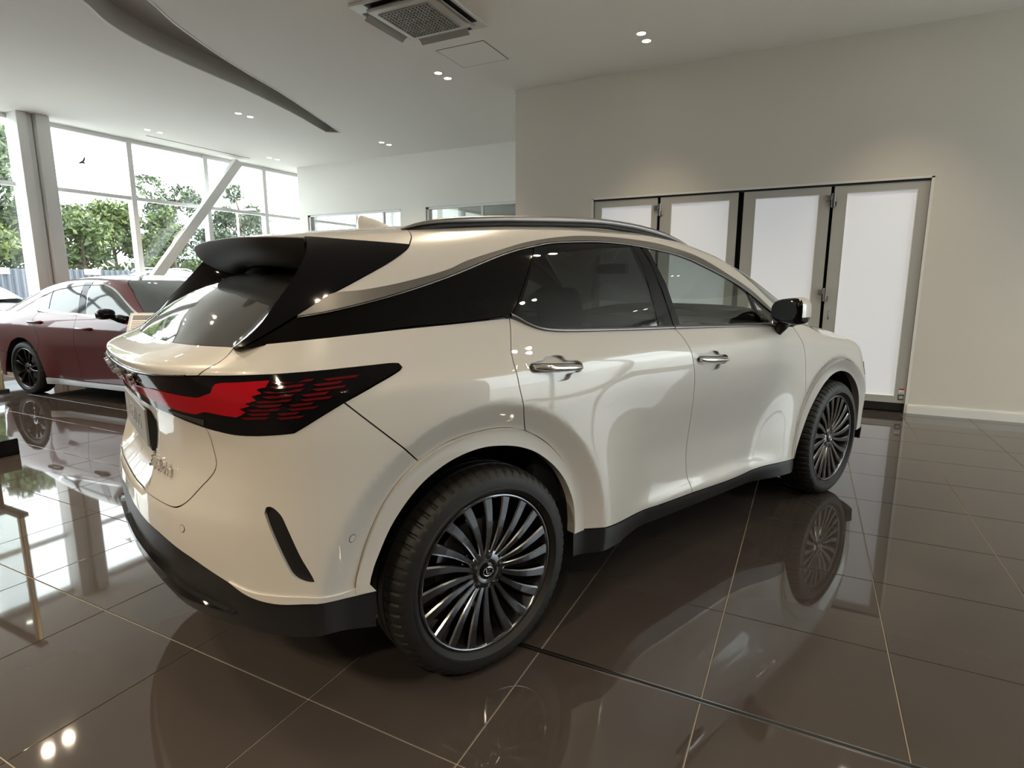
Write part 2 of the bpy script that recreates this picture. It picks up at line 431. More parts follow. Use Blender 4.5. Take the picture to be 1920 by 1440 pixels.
# ceiling with a leaf-shaped recess
lft = [(-4.05, .80), (-4.20, 1.08), (-4.32, 1.346), (-4.594, 1.70), (-4.80, 2.15), (-4.917, 2.62), (-5.02, 3.15), (-5.12, 3.68), (-5.27, 4.25), (-5.452, 4.885), (-5.68, 5.517), (-5.835, 5.96)]
rgt = [(-5.60, 6.00), (-5.276, 5.204), (-4.817, 4.062), (-4.441, 2.952), (-4.041, 2.045), (-3.778, 1.62), (-3.66, 1.3), (-3.62, 1.0), (-3.70, .80), (-3.88, .72)]
hole = smooth(lft, .12)[:-1] + smooth(rgt, .12)[:-1] + [rgt[-1]]
V2, F2 = cdt([(XL - .25, YN - .2), (XRW + .2, YN - .2), (XRW + .2, 12.2), (XL - .25, 12.2)], [hole])
ce = MB(); ce.add([(x, y, H) for x, y in V2], [tuple(reversed(f)) for f in F2]); ce.add([(x, y, H + .3) for x, y in V2], F2)
ce = ce.build('ceiling', M['ceiling']); struct(ce, 'pale grey plaster ceiling with a leaf-shaped recess')
n = len(hole)
rc = MB(); rc.add([(x, y, z) for z in (H - .001, H + .22) for x, y in hole], [(i, (i + 1) % n, n + (i + 1) % n, n + i) for i in range(n)])
cxh = sum(p[0] for p in hole) / n; cyh = sum(p[1] for p in hole) / n
V3, F3 = cdt(hole); rc.add([(x, y, H + .22) for x, y in V3], [tuple(reversed(f)) for f in F3], 1)
rc.build('ceiling_recess', [M['recess'], M['recess']], ce)
# thin lip round the recess
lip = MB(); inn = [(x + (cxh - x) * 0 , y) for x, y in hole]
lip.tube([(x, y, H) for x, y in hole + hole[:1]], .009, 6); lip.build('recess_lip', M['trim'], ce)
# access panel outline and slot diffuser
MB().box((-2.10, 3.775, H - .004), (-1.51, 4.345, H + .001)).build('access_panel', M['ceiling'], ce)
fr = MB()
for a, b in (((-2.106, 3.767), (-1.504, 3.773)), ((-2.106, 4.347), (-1.504, 4.353)), ((-2.108, 3.767), (-2.102, 4.353)), ((-1.508, 3.767), (-1.502, 4.353))):
    fr.box((*a, H - .003), (*b, H + .001))
fr.build('access_panel_gap', M['stickgrey'], ce)
MB().box((-8.80, 4.62, H - .002), (-8.755, 6.75, H + .001)).build('slot_diffuser', M['stickgrey'], ce)

def wall(name, a, b, m='wall', label=None):
    return struct(MB().box(a, b).build(name, M[m]), label)
# the wall with the folding doors (opening -0.82 .. 2.83, 2.46 high)
w = MB().box((XC, YD, 0), (-.82, YD + .22, H)).box((2.835, YD, 0), (XRW, YD + .22, H)).box((-.82, YD, 2.465), (2.835, YD + .22, H))
struct(w.build('wall_front', M['wall']), 'beige grey wall around the folding doors')
wall('wall_return', (XC, YD + .22, 0), (XC + .2, YB + .2, H))
wall('wall_behind', (-9.6, YN - .2, 0), (XRW + .2, YN, H))
# back wall with two interior windows
bw = MB()
bw.box((-8.69, YB, 2.885), (XC, YB + .18, H)).box((-8.69, YB, 0), (XC, YB + .18, 1.0)).box((-8.69, YB, 1.0), (-8.45, YB + .18, 2.885)).box((-5.84, YB, 1.0), (-5.22, YB + .18, 2.885)).box((-2.6, YB, 1.0), (XC, YB + .18, 2.885))
struct(bw.build('wall_back', M['backwall']), 'off-white back wall with two interior windows')
def iwin(name, x0, x1, mid, label):
    e = MB(); z0, z1 = 1.0, 2.885; t = .04
    e.box((x0, YB + .03, z1 - t), (x1, YB + .15, z1)).box((x0, YB + .03, z0), (x1, YB + .15, z0 + t)).box((x0, YB + .03, z0), (x0 + t * 1.4, YB + .15, z1)).box((x1 - t, YB + .03, z0), (x1, YB + .15, z1))
    if mid: e.box((mid - .02, YB + .06, z0), (mid + .02, YB + .12, z1))
    f = struct(e.build(name, M['frame']), label)
    MB().box((x0, YB + .085, z0), (x1, YB + .095, z1)).build('pane', M['g_room'], f)
    return f
iwin('window_1', -8.45, -5.84, -6.35, 'wide interior window high in the back wall nearest the glazing')
iwin('window_2', -5.22, -2.6, -3.95, 'grey interior window in the back wall beside the door wall corner')
wall('wall_office', (-5.5, 9.6, 0), (XC, 9.8, H), 'doorframe')
wall('wall_far', (-9.6, 12.0, 0), (XRW, 12.2, H), 'backwall')
# skirting boards
struct(MB().box((2.835, YD - .016, 0), (XRW, YD, .085)).box((2.835, YD - .012, .085), (XRW, YD, .098)).build('baseboard_front', M['trim']), 'white skirting board right of the folding doors')
struct(MB().box((XC, YD - .016, 0), (-.82, YD, .098)).build('baseboard_front_short', M['trim']))
# door reveal
rv = MB().box((2.812, YD - .004, 0), (2.838, YD + .22, 2.468)).box((-.823, YD - .004, 0), (-.80, YD + .22, 2.468)).box((-.823, YD - .004, 2.452), (2.838, YD + .22, 2.475))
struct(rv.build('trim_1', M['trim']), 'white reveal around the folding door opening')
struct(MB().box((-.80, YD + .10, 0), (2.812, YD + .21, 2.452)).build('trim_2', M['dark']), 'dark gap behind the folding doors')
struct(MB().box((-.80, YD + .004, 2.432), (2.812, YD + .1, 2.452)).build('trim_3', M['rubber']), 'black track above the folding doors')
# the four folding leaves
def leaf(n, x0, x1, gx0, gx1, label):
    z0, z1, g0, g1 = .10, 2.430, .172, 2.35; y0, y1 = YD + .012, YD + .062
    e = MB().box((x0, y0, z0), (gx0, y1, z1)).box((gx1, y0, z0), (x1, y1, z1)).box((gx0, y0, z0), (gx1, y1, g0)).box((gx0, y0, g1), (gx1, y1, z1))
    d = struct(e.build('door_%d' % n, M['doorframe']), label)
    MB().box((gx0 - .005, y0 + .012, g0 - .005), (gx1 + .005, y1 - .01, g1 + .005)).build('frosted_panel', M['frost_glow'], d)
    b = MB(); t = .006
    b.box((gx0, y0 - .003, g0), (gx0 + t, y0 + .014, g1)).box((gx1 - t, y0 - .003, g0), (gx1, y0 + .014, g1)).box((gx0 + t, y0 - .003, g0), (gx1 - t, y0 + .014, g0 + t)).box((gx0 + t, y0 - .003, g1 - t), (gx1 - t, y0 + .014, g1))
    b.build('glazing_bead', M['trim'], d)
    MB().box((x0 + .01, y0 + .005, .012), (x1 - .01, y1 - .005, z0)).build('bottom_gap', M['rubber'], d)  # black strip standing for the shaded gap below the leaf
    return d
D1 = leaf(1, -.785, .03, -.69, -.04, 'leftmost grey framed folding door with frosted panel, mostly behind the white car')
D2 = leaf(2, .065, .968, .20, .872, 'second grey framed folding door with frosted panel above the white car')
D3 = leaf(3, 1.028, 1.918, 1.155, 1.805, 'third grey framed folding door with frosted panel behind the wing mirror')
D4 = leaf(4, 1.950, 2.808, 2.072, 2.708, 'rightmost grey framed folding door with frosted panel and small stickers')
for d, xh in ((D1, .047), (D3, 1.934)):
    for z in (2.28, 1.265, .35):
        h = MB().bev((xh - .006, YD - .022, z - .075), (xh + .026, YD + .013, z + .075), .004).bev((xh - .06, YD - .008, z + .005), (xh + .006, YD + .013, z + .055), .003)
        h.bev((xh + .02, YD - .008, z - .06), (xh + .05, YD + .013, z - .015), .003); h.build('hinge', M['alloy'], d)
MB().tube([(2.0, YD + .012, 1.09), (2.0, YD - .03, 1.085), (2.0, YD - .03, 1.0), (2.0, YD + .012, .995)], .007, 8).build('handle', M['satin'], D4, True)
st = MB().box((2.745, YD + .009, .205), (2.795, YD + .0125, .265)); st = st.build('warning_sticker', M['white'], D4)
MB().box((2.746, YD + .008, .245), (2.794, YD + .0125, .264)).build('sticker_band', M['stickred'], D4)
MB().box((2.748, YD + .008, .210), (2.78, YD + .0125, .214)).box((2.748, YD + .008, .222), (2.785, YD + .0125, .225)).build('sticker_text', M['stickgrey'], D4)
MB().box((2.742, YD + .009, .135), (2.796, YD + .0125, .195)).build('maker_sticker', M['stickgrey'], D4)
MB().box((2.752, YD + .008, .150), (2.79, YD + .0127, .180)).build('maker_sticker_print', M['doorframe'], D4)

# window wall on the left: mullions, transom, panes
def glazing(name, xw, sgn, ys, zt, label, ymin, ymax):
    e = MB(); d = .14
    for y in ys: e.box((xw - .07, y - .045, 0), (xw + .07, y + .045, H))
    e.box((xw - .06, ymin, H - .07), (xw + .06, ymax, H)).box((xw - .05, ymin, zt - .03), (xw + .05, ymax, zt + .03)).box((xw - .06, ymin, 0), (xw + .06, ymax, .12))
    f = struct(e.build(name, M['frame']), label)
    for a, b in zip(ys[:-1], ys[1:]):
        MB().box((xw - .012, a + .045, .12), (xw - .002, b - .045, zt - .03)).build('pane', M['g_room'], f)
        MB().box((xw - .012, a + .045, zt + .03), (xw - .002, b - .045, H - .07)).build('pane', M['g_room'], f)
    return f
ysl = [1.42, 2.88, 4.60, 6.09, 7.52, 9.0, 10.5, 11.95]
glazing('window_3', XL, 1, ysl, 2.905, 'tall white framed glazing looking out on trees and fence', 1.38, 12.0)
wall('wall_left_rear', (XL - .1, YN, 0), (XL + .1, -1.46, H))
wall('wall_left_added', (XL - .1, -1.46, 0), (XL + .1, 1.38, .95), 'doorframe')  # unseen low wall, added to darken reflections in the red saloon's side
pg = glazing('window_5', XL, 1, [-1.5, -.05, 1.42], 2.905, 'glazing above an added low parapet behind the red saloon', -1.46, 1.38)
# glazing on the right, behind the photographer's shoulder
glazing('window_4', XRW, -1, [1.2, 2.55, 3.95, 5.34], 2.905, 'tall glazing right of the photographer', 1.15, 5.386)
wall('wall_right', (XRW - .1, YN, 0), (XRW + .1, 1.15, H))
# cased column and raking brace in front of the glass
c = MB().bev((-9.27, 2.80, 0), (-8.98, 2.935, H), .008).bev((-9.27, 2.945, 0), (-9.03, 3.02, H), .006).bev((-9.27, 3.03, 0), (-8.93, 3.215, H), .008)
struct(c.build('trim_4', M['frame'], ang=40), 'white cased column with vertical grooves in front of the glazing')
br = MB(); p0, p1 = Vector((-9.02, 3.42, 0)), Vector((-9.02, 6.64, H - .075)); t = (p1 - p0).normalized(); nn = Vector((0, t.z, -t.y)) * .085; xx = Vector((.06, 0, 0))
br.add([p0 - nn - xx, p0 + nn - xx, p0 + nn + xx, p0 - nn + xx, p1 - nn - xx, p1 + nn - xx, p1 + nn + xx, p1 - nn + xx], [(0, 3, 2, 1), (4, 5, 6, 7), (0, 1, 5, 4), (1, 2, 6, 5), (2, 3, 7, 6), (3, 0, 4, 7)])
br.tube([p0 + t * 2.6 - nn * 1.0, p0 + t * 2.75 - nn * 1.35, p0 + t * 2.95 - nn * 1.35, p0 + t * 3.1 - nn * 1.0], .012, 6)
tag(br.build('steel_brace', M['frame']), 'white diagonal steel brace leaning in front of the window wall', 'brace')
# bird-shaped decals on the panes
def bird(y, z, s, lab):
    P = [(-.5, -.32), (-.22, -.12), (-.05, .02), (.10, .12), (.24, .42), (.38, .52), (.36, .20), (.22, .02), (.34, -.12), (.22, -.20), (.05, -.16), (-.10, -.22), (-.3, -.24)]
    mt = Matrix(((0, 0, 1, XL + .002), (s, 0, 0, y), (0, s, 0, z), (0, 0, 0, 1)))
    tag(MB().prism(P, 0, .002, mtx=mt).build('bird_decal', M['bird']), lab, 'decal', 'bird decals on the glazing')
bird(3.822, 3.41, .17, 'grey bird decal on the tall pane beside the white column')
bird(6.862, 3.286, .15, 'grey bird decal on the pane right of the diagonal brace')

# downlights, in pairs
ring = MB().lathe([(.060, .002), (.058, -.004), (.050, -.006), (.045, -.004), (.042, .0)], 24, 0, 'z'); disc = MB().add([(.044 * math.cos(a), .044 * math.sin(a), -.0025) for a in [2 * math.pi * k / 24 for k in range(24)]], [tuple(range(23, -1, -1))])
ro = ring.build('ring_proto', M['trim'], None, True); do = disc.build('lamp_proto', M['lamp']); rme, dme = ro.data, do.data
bpy.data.objects.remove(ro); bpy.data.objects.remove(do)
spot_d = bpy.data.lights.new('downlight_lamp', 'SPOT'); spot_d.energy = 58; spot_d.color = (1, .82, .58); spot_d.spot_size = R(140); spot_d.spot_blend = .9; spot_d.shadow_soft_size = .04
wash_d = spot_d.copy(); wash_d.energy = 28; wash_d.spot_size = R(85); wash_d.spot_blend = 1
dim_d = spot_d.copy(); dim_d.energy = 18
rear_d = spot_d.copy(); rear_d.energy = 140
PAIRS = [(-8.36, 4.49, 'near the slot diffuser by the glazing'), (-6.16, 4.53, 'left of the leaf-shaped recess'), (-2.48, 4.47, 'beside the access panel'), (.036, 4.46, 'in front of the folding door wall'),
         (-8.36, 6.99, 'in the far corner by the glazing'), (-5.43, 6.99, 'in front of the back wall'),
         (-5.6, .83, 'mirrored in the floor tiles at lower left'), (-8.86, 1.87, 'over the red saloon beside the glazing'), (2.55, 4.46, 'over the rightmost folding door'), (5.1, 4.46, 'along the wall right of the folding doors'),
         (7.4, 4.46, 'in the corner by the right-hand glazing'), (7.4, 1.7, 'beside the right-hand glazing'), (2.55, 1.7, 'right of the white SUV bonnet'), (5.1, 1.7, 'between the SUV and the right-hand glazing'), (.036, 1.7, 'over the white SUV doors'),
         (-2.48, .83, 'left of the white SUV roof'), (.036, -1.4, 'behind the white SUV tail'), (2.55, -1.4, 'over the photographer'), (5.1, -1.4, 'right of the photographer'), (-2.48, -1.7, 'over the floor left of the photographer'), (-5.6, -1.7, 'near the left glazing behind the display stand'),
         (.036, -4.5, 'behind the photographer on the SUV side'), (2.55, -4.5, 'straight behind the photographer'), (-2.48, -4.5, 'far behind the photographer towards the left'), (-5.6, -4.5, 'in the left rear part of the showroom')]
for x, y, where in PAIRS:
    for k, dy in enumerate((-.105, .105)):
        e = empty('downlight', (x, y + dy, H))
        lab = ('nearer' if k == 0 else 'farther') + ' ceiling downlight of the pair ' + where
        tag(e, lab, 'downlight', 'recessed downlights')
        link('ring', rme, e); link('lamp', dme, e)
        l = bpy.data.objects.new('lamp_light', wash_d if y > 4 or x < -7 or x > 7 else (dim_d if (x > 2 and y > -2) or (abs(x) < .1 and y < 0 and y > -2) else (rear_d if y < -3 else spot_d))); COL.objects.link(l); l.parent = e; l.location = (0, 0, -.03)

# ceiling cassette air conditioner
ac = empty('air_conditioner', (-1.74, 2.965, H)); tag(ac, 'white square ceiling cassette air conditioner with a dark grid grille', 'air conditioner')
hs = .475
b = MB().bev((-hs, -hs, -.03), (hs, hs, .0), .01); b.build('panel', M['acwhite'], ac, ang=40)
b = MB().bev((-.36, -.36, -.055), (.36, .36, -.028), .02); b.build('grille_frame', M['acwhite'], ac, ang=40)
MB().box((-.275, -.275, -.0575), (.275, .275, -.054)).build('grille_backing', M['acdark'], ac)
g = MB()
for k in range(15):
    q = -.275 + .55 * k / 14
    g.box((q - .006, -.28, -.066), (q + .006, .28, -.056)); g.box((-.28, q - .006, -.066), (.28, q + .006, -.056))
g.build('grille_grid', M['acgrey'], ac)
for k in range(4):
    mt = Matrix.Rotation(k * math.pi / 2, 4, 'Z')
    MB().box((-.31, .372, -.0335), (.31, .445, -.0295), mtx=mt).build('air_slot', M['rubber'], ac)
    m2 = mt @ Matrix.Translation((0, .405, -.055)) @ Matrix.Rotation(R(-38), 4, 'X')
    MB().bev((-.29, -.042, -.006), (.29, .042, .006), .005, mtx=m2).build('vane', M['acgrey'], ac, ang=40)

# ================================================================== THE WHITE CAR
SC = XS - LR
car = empty('suv', (0, 0, 0), R(66.26)); tag(car, 'pearl white SUV with black side glass parked on the dark tiled floor', 'car')
belt_q = [(-.853, 1.312), (-.788, 1.325), (-.616, 1.350), (-.444, 1.367), (-.267, 1.382), (-.066, 1.395), (.155, 1.411)]
belt_r = [(.155, 1.411), (.188, 1.392), (.223, 1.364), (.286, 1.321), (.391, 1.293), (.707, 1.263), (1.086, 1.235)]
belt_f = [(1.086, 1.235), (1.452, 1.209), (1.911, 1.178), (2.10, 1.168), (2.20, 1.165)]
seam_rd = [(.155, 1.411), (.128, 1.245), (.111, 1.112), (.124, 1.019), (.148, .938), (.172, .876)]
seam_b = [(1.086, 1.235), (1.126, 1.155), (1.152, 1.102), (1.185, .989), (1.218, .774), (1.234, .633), (1.242, .552), (1.266, .455), (1.306, .361)]
seam_f = [(2.20, 1.165), (2.235, 1.11), (2.287, 1.035), (2.320, .898), (2.336, .776), (2.352, .650), (2.358, .545)]
ao_r = [(-.497, .475), (-.495, .508), (-.484, .552), (-.455, .632), (-.408, .722), (-.347, .796), (-.27, .852), (-.164, .892), (-.028, .907), (.08, .902), (.172, .876), (.26, .824), (.34, .752), (.413, .654), (.464, .556), (.487, .47), (.489, .405)]
ai_r = [(-.456, .468), (-.447, .515), (-.424, .572), (-.365, .673), (-.27, .768), (-.164, .823), (-.057, .846), (.034, .844), (.15, .818), (.25, .768), (.355, .672), (.420, .556), (.437, .46), (.437, .400)]
ao_f = [(2.25, .365), (2.312, .455), (2.358, .545), (2.43, .668), (2.517, .778), (2.64, .887), (2.785, .958), (2.911, .980), (3.06, .948), (3.20, .845), (3.31, .69), (3.38, .55), (3.415, .42), (3.42, .36)]
ai_f = [(2.335, .345), (2.362, .40), (2.431, .520), (2.514, .640), (2.664, .780), (2.81, .858), (2.95, .878), (3.091, .842), (3.217, .728), (3.305, .58), (3.345, .44), (3.35, .35)]
gate = [(-.905, 1.150), (-.887, 1.165), (-.860, 1.20), (-.847, 1.25), (-.853, 1.312)]
lt_bot = [(SC - .002, 1.027), (-1.45, 1.026), (-1.116, 1.020), (-.978, 1.006), (-.849, .996), (-.765, .997), (-.66, 1.003)]
lt_rgt = [(-.66, 1.003), (-.574, 1.046), (-.514, 1.074), (-.42, 1.109), (-.338, 1.136), (-.314, 1.150), (-.322, 1.165), (-.352, 1.169)]
lt_top = [(-.352, 1.169), (-.507, 1.165), (-.746, 1.157), (-.905, 1.150), (-1.013, 1.142), (-1.166, 1.135), (-1.256, 1.133), (-1.45, 1.135), (SC - .002, 1.136)]
gseam = [(-.955, 1.002), (-.946, .99), (-.933, .942), (-.921, .900), (-.932, .872), (-.982, .820), (-1.024, .776), (-1.057, .753), (-1.09, .743), (-1.17, .740), (-1.4, .741), (SC - .002, .742)]
b_low = [(-.43, .465), (-.514, .476), (-.641, .503), (-.734, .508), (-.772, .515), (-.825, .534), (-.91, .566), (-1.017, .603), (-1.152, .632), (-1.32, .648), (-1.475, .662), (SC - .002, .678)]
bseam = [(-.272, .850), (-.433, .998), (-.514, 1.074)]
rev = lambda L: list(reversed(L))
def cut(L, x0, x1): return [p for p in L if x0 - 1e-6 <= p[0] <= x1 + 1e-6]
def upto(L, p): return L[:L.index(p) + 1]
def frm(L, p): return L[L.index(p):]
hole_r = [(0.174, 1.108), (0.185, 1.119), (0.215, 1.125), (0.251, 1.126), (0.268, 1.135), (0.312, 1.139), (0.351, 1.131), (0.362, 1.118), (0.422, 1.111), (0.44, 1.099), (0.44, 1.086), (0.427, 1.072), (0.377, 1.066), (0.362, 1.049), (0.306, 1.045), (0.268, 1.058), (0.253, 1.075), (0.204, 1.081), (0.178, 1.092)]
hole_f = [(a + 1.027, b - .057) for a, b in hole_r]
rnd = lambda h: smooth(h + h[:1], .008)[:-1]
hole_r, hole_f = rnd(hole_r), rnd(hole_f)
vent = rnd([(-.747, .775), (-.743, .793), (-.730, .795), (-.714, .784), (-.697, .761), (-.655, .645), (-.623, .560), (-.643, .562), (-.667, .577), (-.684, .602)])

# --- lower body panels
qp = both('quarter_panel', panel_data(B, d=.022, outline=ring_of(gate, belt_q, seam_rd, rev(upto(frm(ao_r, (-.27, .852)), (.172, .876))), bseam, frm(lt_rgt, (-.514, 1.074)), upto(lt_top, (-.905, 1.150)))), 'pearl', car)
rd = both('rear_door', panel_data(B, d=.022, outline=ring_of(belt_r, seam_b, [(1.306, .361), (1.0, .368), (.66, .392), (.489, .405)], rev(frm(ao_r, (.172, .876))), rev(seam_rd)), holes=[hole_r]), 'pearl', car)
fd = both('front_door', panel_data(B, ring_of(belt_f, seam_f, rev(upto(ao_f, (2.358, .545))), [(2.25, .365), (2.0, .366), (1.69, .350), (1.306, .361)], rev(seam_b)), holes=[hole_f]), 'pearl', car)
hoodseam = [(2.20, 1.165), (2.30, 1.190), (2.40, 1.178), (2.50, 1.150), (2.68, 1.128), (2.91, 1.125), (3.11, 1.128), (3.207, 1.099), (3.27, 1.04), (3.30, .97)]
fe = both('front_fender', panel_data(B, d=.022, outline=ring_of(hoodseam, [(3.30, .97), (3.36, .80), (3.31, .69)], rev(upto(frm(ao_f, (2.358, .545)), (3.31, .69))), rev(seam_f))), 'pearl', car)
put('tailgate', panel_data(B, ring_of(lt_bot[:4] + [(-.955, 1.002)], gseam, [(SC - .002, .742), (SC - .002, 1.027)])), 'pearl', car, 0)
gtop = [(-.853, 1.310), (-.95, 1.305), (-1.1, 1.296), (-1.3, 1.288), (SC - .002, 1.285)]
put('tailgate_ledge', panel_data(B, ring_of(gate, gtop, [(SC - .002, 1.285), (SC - .002, 1.136)], rev(frm(lt_top, (-.905, 1.150)))), d2=.015), 'pearl', car, 0)
bp = put('rear_bumper', panel_data(B, d=.022, outline=ring_of(rev(gseam), [(-.955, 1.002), (-.849, .996), (-.765, .997), (-.66, 1.003)], upto(lt_rgt, (-.514, 1.074)), rev(bseam), rev(upto(ao_r, (-.27, .852))), [(-.497, .475), (-.514, .476)], b_low[1:], [(SC - .002, .678), (SC - .002, .742)]), holes=[vent]), 'pearl', car, 0)
for side in (-1, 1):
    put('bumper_vent', panel_data(B, inset(vent, -.003), gap=0, off=-.012, thick=0), 'matt', bp, side)
    for (s0, v0) in ((-.506, .664), (-1.039, .687)):
        c = [(s0 + .0105 * math.cos(a), v0 + .0105 * math.sin(a)) for a in np.linspace(0, 2 * math.pi, 16, endpoint=False)]
        put('parking_sensor', panel_data(B, c, gap=0, d=.01, off=.0012, thick=.003), 'pearl', bp, side)
        c2 = [(s0 + .0125 * math.cos(a), v0 + .0125 * math.sin(a)) for a in np.linspace(0, 2 * math.pi, 16, endpoint=False)]
        put('sensor_seal', panel_data(B, c2, gap=0, d=.01, off=.0005, thick=.0), 'satin', bp, side)
# light strip of bumper under the corner
val = put('rear_valance', panel_data(B, ring_of(b_low, [(SC - .002, .678), (SC - .002, .43)], [(SC - .002, .43), (-1.29, .425), (-1.15, .405), (-.9, .405), (-.62, .385), (-.43, .335)], [(-.43, .335), (-.43, .465)]), off=-.004, thick=.05), 'matt', car, 0)
put('valance_lip', panel_data(B, ring_of([(SC - .002, .565), (-1.3, .535), (-1.05, .49), (-.85, .462)], [(-.85, .462), (-1.05, .455), (-1.3, .485), (SC - .002, .52)], [(SC - .002, .52), (SC - .002, .565)]), off=.012, thick=.02), 'black', val, 0)
put('bumper_lip', panel_data(B, ring_of([(-.45, .49), (-.55, .497), (-.65, .522), (-.74, .53), (-.79, .535), (-.86, .556)], [(-.86, .556), (-.80, .522), (-.734, .5055), (-.641, .5005), (-.514, .473), (-.43, .462)], [(-.43, .462), (-.45, .49)]), gap=0, d=.015, off=.005, thick=.012), 'pearl', bp, -1)
put('bumper_lip', panel_data(B, ring_of([(-.45, .49), (-.55, .497), (-.65, .522), (-.74, .53), (-.79, .535), (-.86, .556)], [(-.86, .556), (-.80, .522), (-.734, .5055), (-.641, .5005), (-.514, .473), (-.43, .462)], [(-.43, .462), (-.45, .49)]), gap=0, d=.015, off=.005, thick=.012), 'pearl', bp, 1)
MB().box((-.72, -.48, .34), (-.4, .48, .46)).build('diffuser', M['liner'], val)
# arch mouldings and sills
mr = both('wheel_arch_moulding', panel_data(B, ring_of(ao_r, [ao_r[-1], ai_r[-1]], rev(ai_r), [ai_r[0], ao_r[0]]), gap=.001, d=.02, off=.009, thick=.045), 'pearl', car)
mf = both('wheel_arch_moulding', panel_data(B, ring_of(ao_f, [ao_f[-1], ai_f[-1]], rev(ai_f), [ai_f[0], ao_f[0]]), gap=.001, d=.02, off=.008, thick=.045), 'pearl', car)
both('sill_cladding', panel_data(B, ring_of([(.437, .402), (.489, .404), (.66, .391), (1.0, .367), (1.306, .360), (1.69, .349), (2.0, .365), (2.25, .364), (2.33, .345)], [(2.33, .345), (2.33, .29), (1.4, .275), (.437, .30)], [(.437, .30), (.437, .402)]), gap=.001, off=.002, thick=.06), 'matt', car)
# --- front end
both('headlamp', panel_data(B, ring_of([(3.305, .965), (3.36, .985), (3.7, .96), (3.95, .93)], [(3.95, .93), (3.8, .87), (3.42, .84), (3.352, .83)], [(3.352, .83), (3.305, .965)]), off=.002), 'g_out', car)
SFE = SF + LF + .002
fbump = put('front_bumper', panel_data(B, ring_of([(3.352, .825), (3.42, .835), (3.8, .865), (3.95, .925)], [(3.95, .925), (4.1, .95), (SFE, .95)], [(SFE, .95), (SFE, .36)], [(SFE, .36), (3.425, .36)], [(3.425, .36), (3.415, .42), (3.385, .55), (3.315, .69), (3.352, .825)])), 'pearl', car, 0)
put('grille', panel_data(B, ring_of([(4.02, .90), (SFE, .90)], [(SFE, .90), (SFE, .45)], [(SFE, .45), (3.82, .45)], [(3.82, .45), (4.02, .90)]), off=.006), 'matt', fbump, 0)
put('front_lip', panel_data(B, ring_of([(3.425, .365), (SFE, .365)], [(SFE, .365), (SFE, .25)], [(SFE, .25), (3.425, .28)], [(3.425, .28), (3.425, .365)]), off=.012, thick=.05), 'matt', fbump, 0)
# bonnet: lofted between the wing seams
hs_ = smooth(hoodseam[1:], .03); hv = []; hf = []; nh = 21
for k, (s0, v0) in enumerate(hs_):
    e = B(np.float64(s0), np.float64(v0)); t = k / (len(hs_) - 1)
    yw = abs(e[1]) - .003
    for j in range(nh):
        u = -1 + 2 * j / (nh - 1)
        bulge = (1 - abs(u) ** 3.4)
        fx = e[0] + (.20 * (1 - t) * (1 - u * u)) + .30 * t ** 3 * (1 - u * u)
        hv.append((fx, yw * u, e[2] - .001 + bulge * (.12 * math.sin(math.pi * min(1, .25 + .65 * t)) ** .7 - .03 * t ** 6)))
    if k: hf += [((k - 1) * nh + j, k * nh + j, k * nh + j + 1, (k - 1) * nh + j + 1) for j in range(nh - 1)]
bon = obj('bonnet', hv, [tuple(reversed(f)) for f in hf] if False else hf, M['pearl'], car, True)
MB().box((2.05, -.72, 1.10), (2.62, .72, 1.155)).build('cowl', M['matt'], car)

# --- door furniture
def handle_set(doors, hole, s0, v0):
    for side in (-1, 1):
        put('handle_cup', panel_data(B, inset(hole, -.004), gap=0, d=.02, off=-.015, thick=0), 'pearl', doors[side], side)
        h = MB(); pts = []; sec = []
        N_ = 14
        for k in range(N_):
            t = k / (N_ - 1); s_ = s0 + .012 + t * .235; v_ = v0 - .004 - .020 * t
            q = B(np.float64(s_), np.float64(v_)); bow = .012 + .014 * math.sin(math.pi * t) ** .6
            hh = .0125 * (1 - .35 * abs(2 * t - 1) ** 4); dd = .010
            c = [(-dd, -hh), (0, -hh), (dd * .8, -hh * .55), (dd, 0), (dd * .8, hh * .55), (0, hh), (-dd, hh)]
            for (o_, z_) in c: pts.append((q[0], (q[1] - bow - o_) * (1 if side == -1 else -1), q[2] + z_))
        n_ = 7; f = [(i * n_ + k, (i + 1) * n_ + k, (i + 1) * n_ + (k + 1) % n_, i * n_ + (k + 1) % n_) for i in range(N_ - 1) for k in range(n_)] + [tuple(range(n_)), tuple((N_ - 1) * n_ + k for k in reversed(range(n_)))]
        if side == 1: f = [tuple(reversed(q)) for q in f]
        h.add(pts, f); h.build('door_handle', M['chrome'], doors[side], ang=50)
        put('handle_gasket', panel_data(B, [(s0 + .007, v0 - .001), (s0 + .02, v0 + .009), (s0 + .245, v0 - .008), (s0 + .26, v0 - .018), (s0 + .25, v0 - .032), (s0 + .03, v0 - .019)], gap=0, d=.02, off=-.006, thick=0), 'rubber', doors[side], side)
handle_set(rd, hole_r, .174, 1.112); handle_set(fd, hole_f, 1.201, 1.055)
def ruled(name, a, fa, b_, fb, m, parents, off=.004, thick=.01):
    """strip between two drawn lines on two surfaces"""
    A = smooth(a, .04); n = len(A); Bq = smooth(b_, .005); Bq = [Bq[int(round(k * (len(Bq) - 1) / (n - 1)))] for k in range(n)]
    mb = MB(); v = []
    for (s1, v1), (s2, v2) in zip(A, Bq):
        p = fa(np.float64(s1), np.float64(v1)); q = fb(np.float64(s2), np.float64(v2))
        v += [p + np.array([0, .006, -.002]), p + np.array([0, -off, 0]), (p + q) / 2 + np.array([0, -off - .004, .001]), q + np.array([0, -off, 0]), q + np.array([0, .008, .002])]
    mb.add(v, [(k * 5 + j, (k + 1) * 5 + j, (k + 1) * 5 + j + 1, k * 5 + j + 1) for k in range(n - 1) for j in range(4)])
    return mirror_build(name, mb, M[m], parents, True)
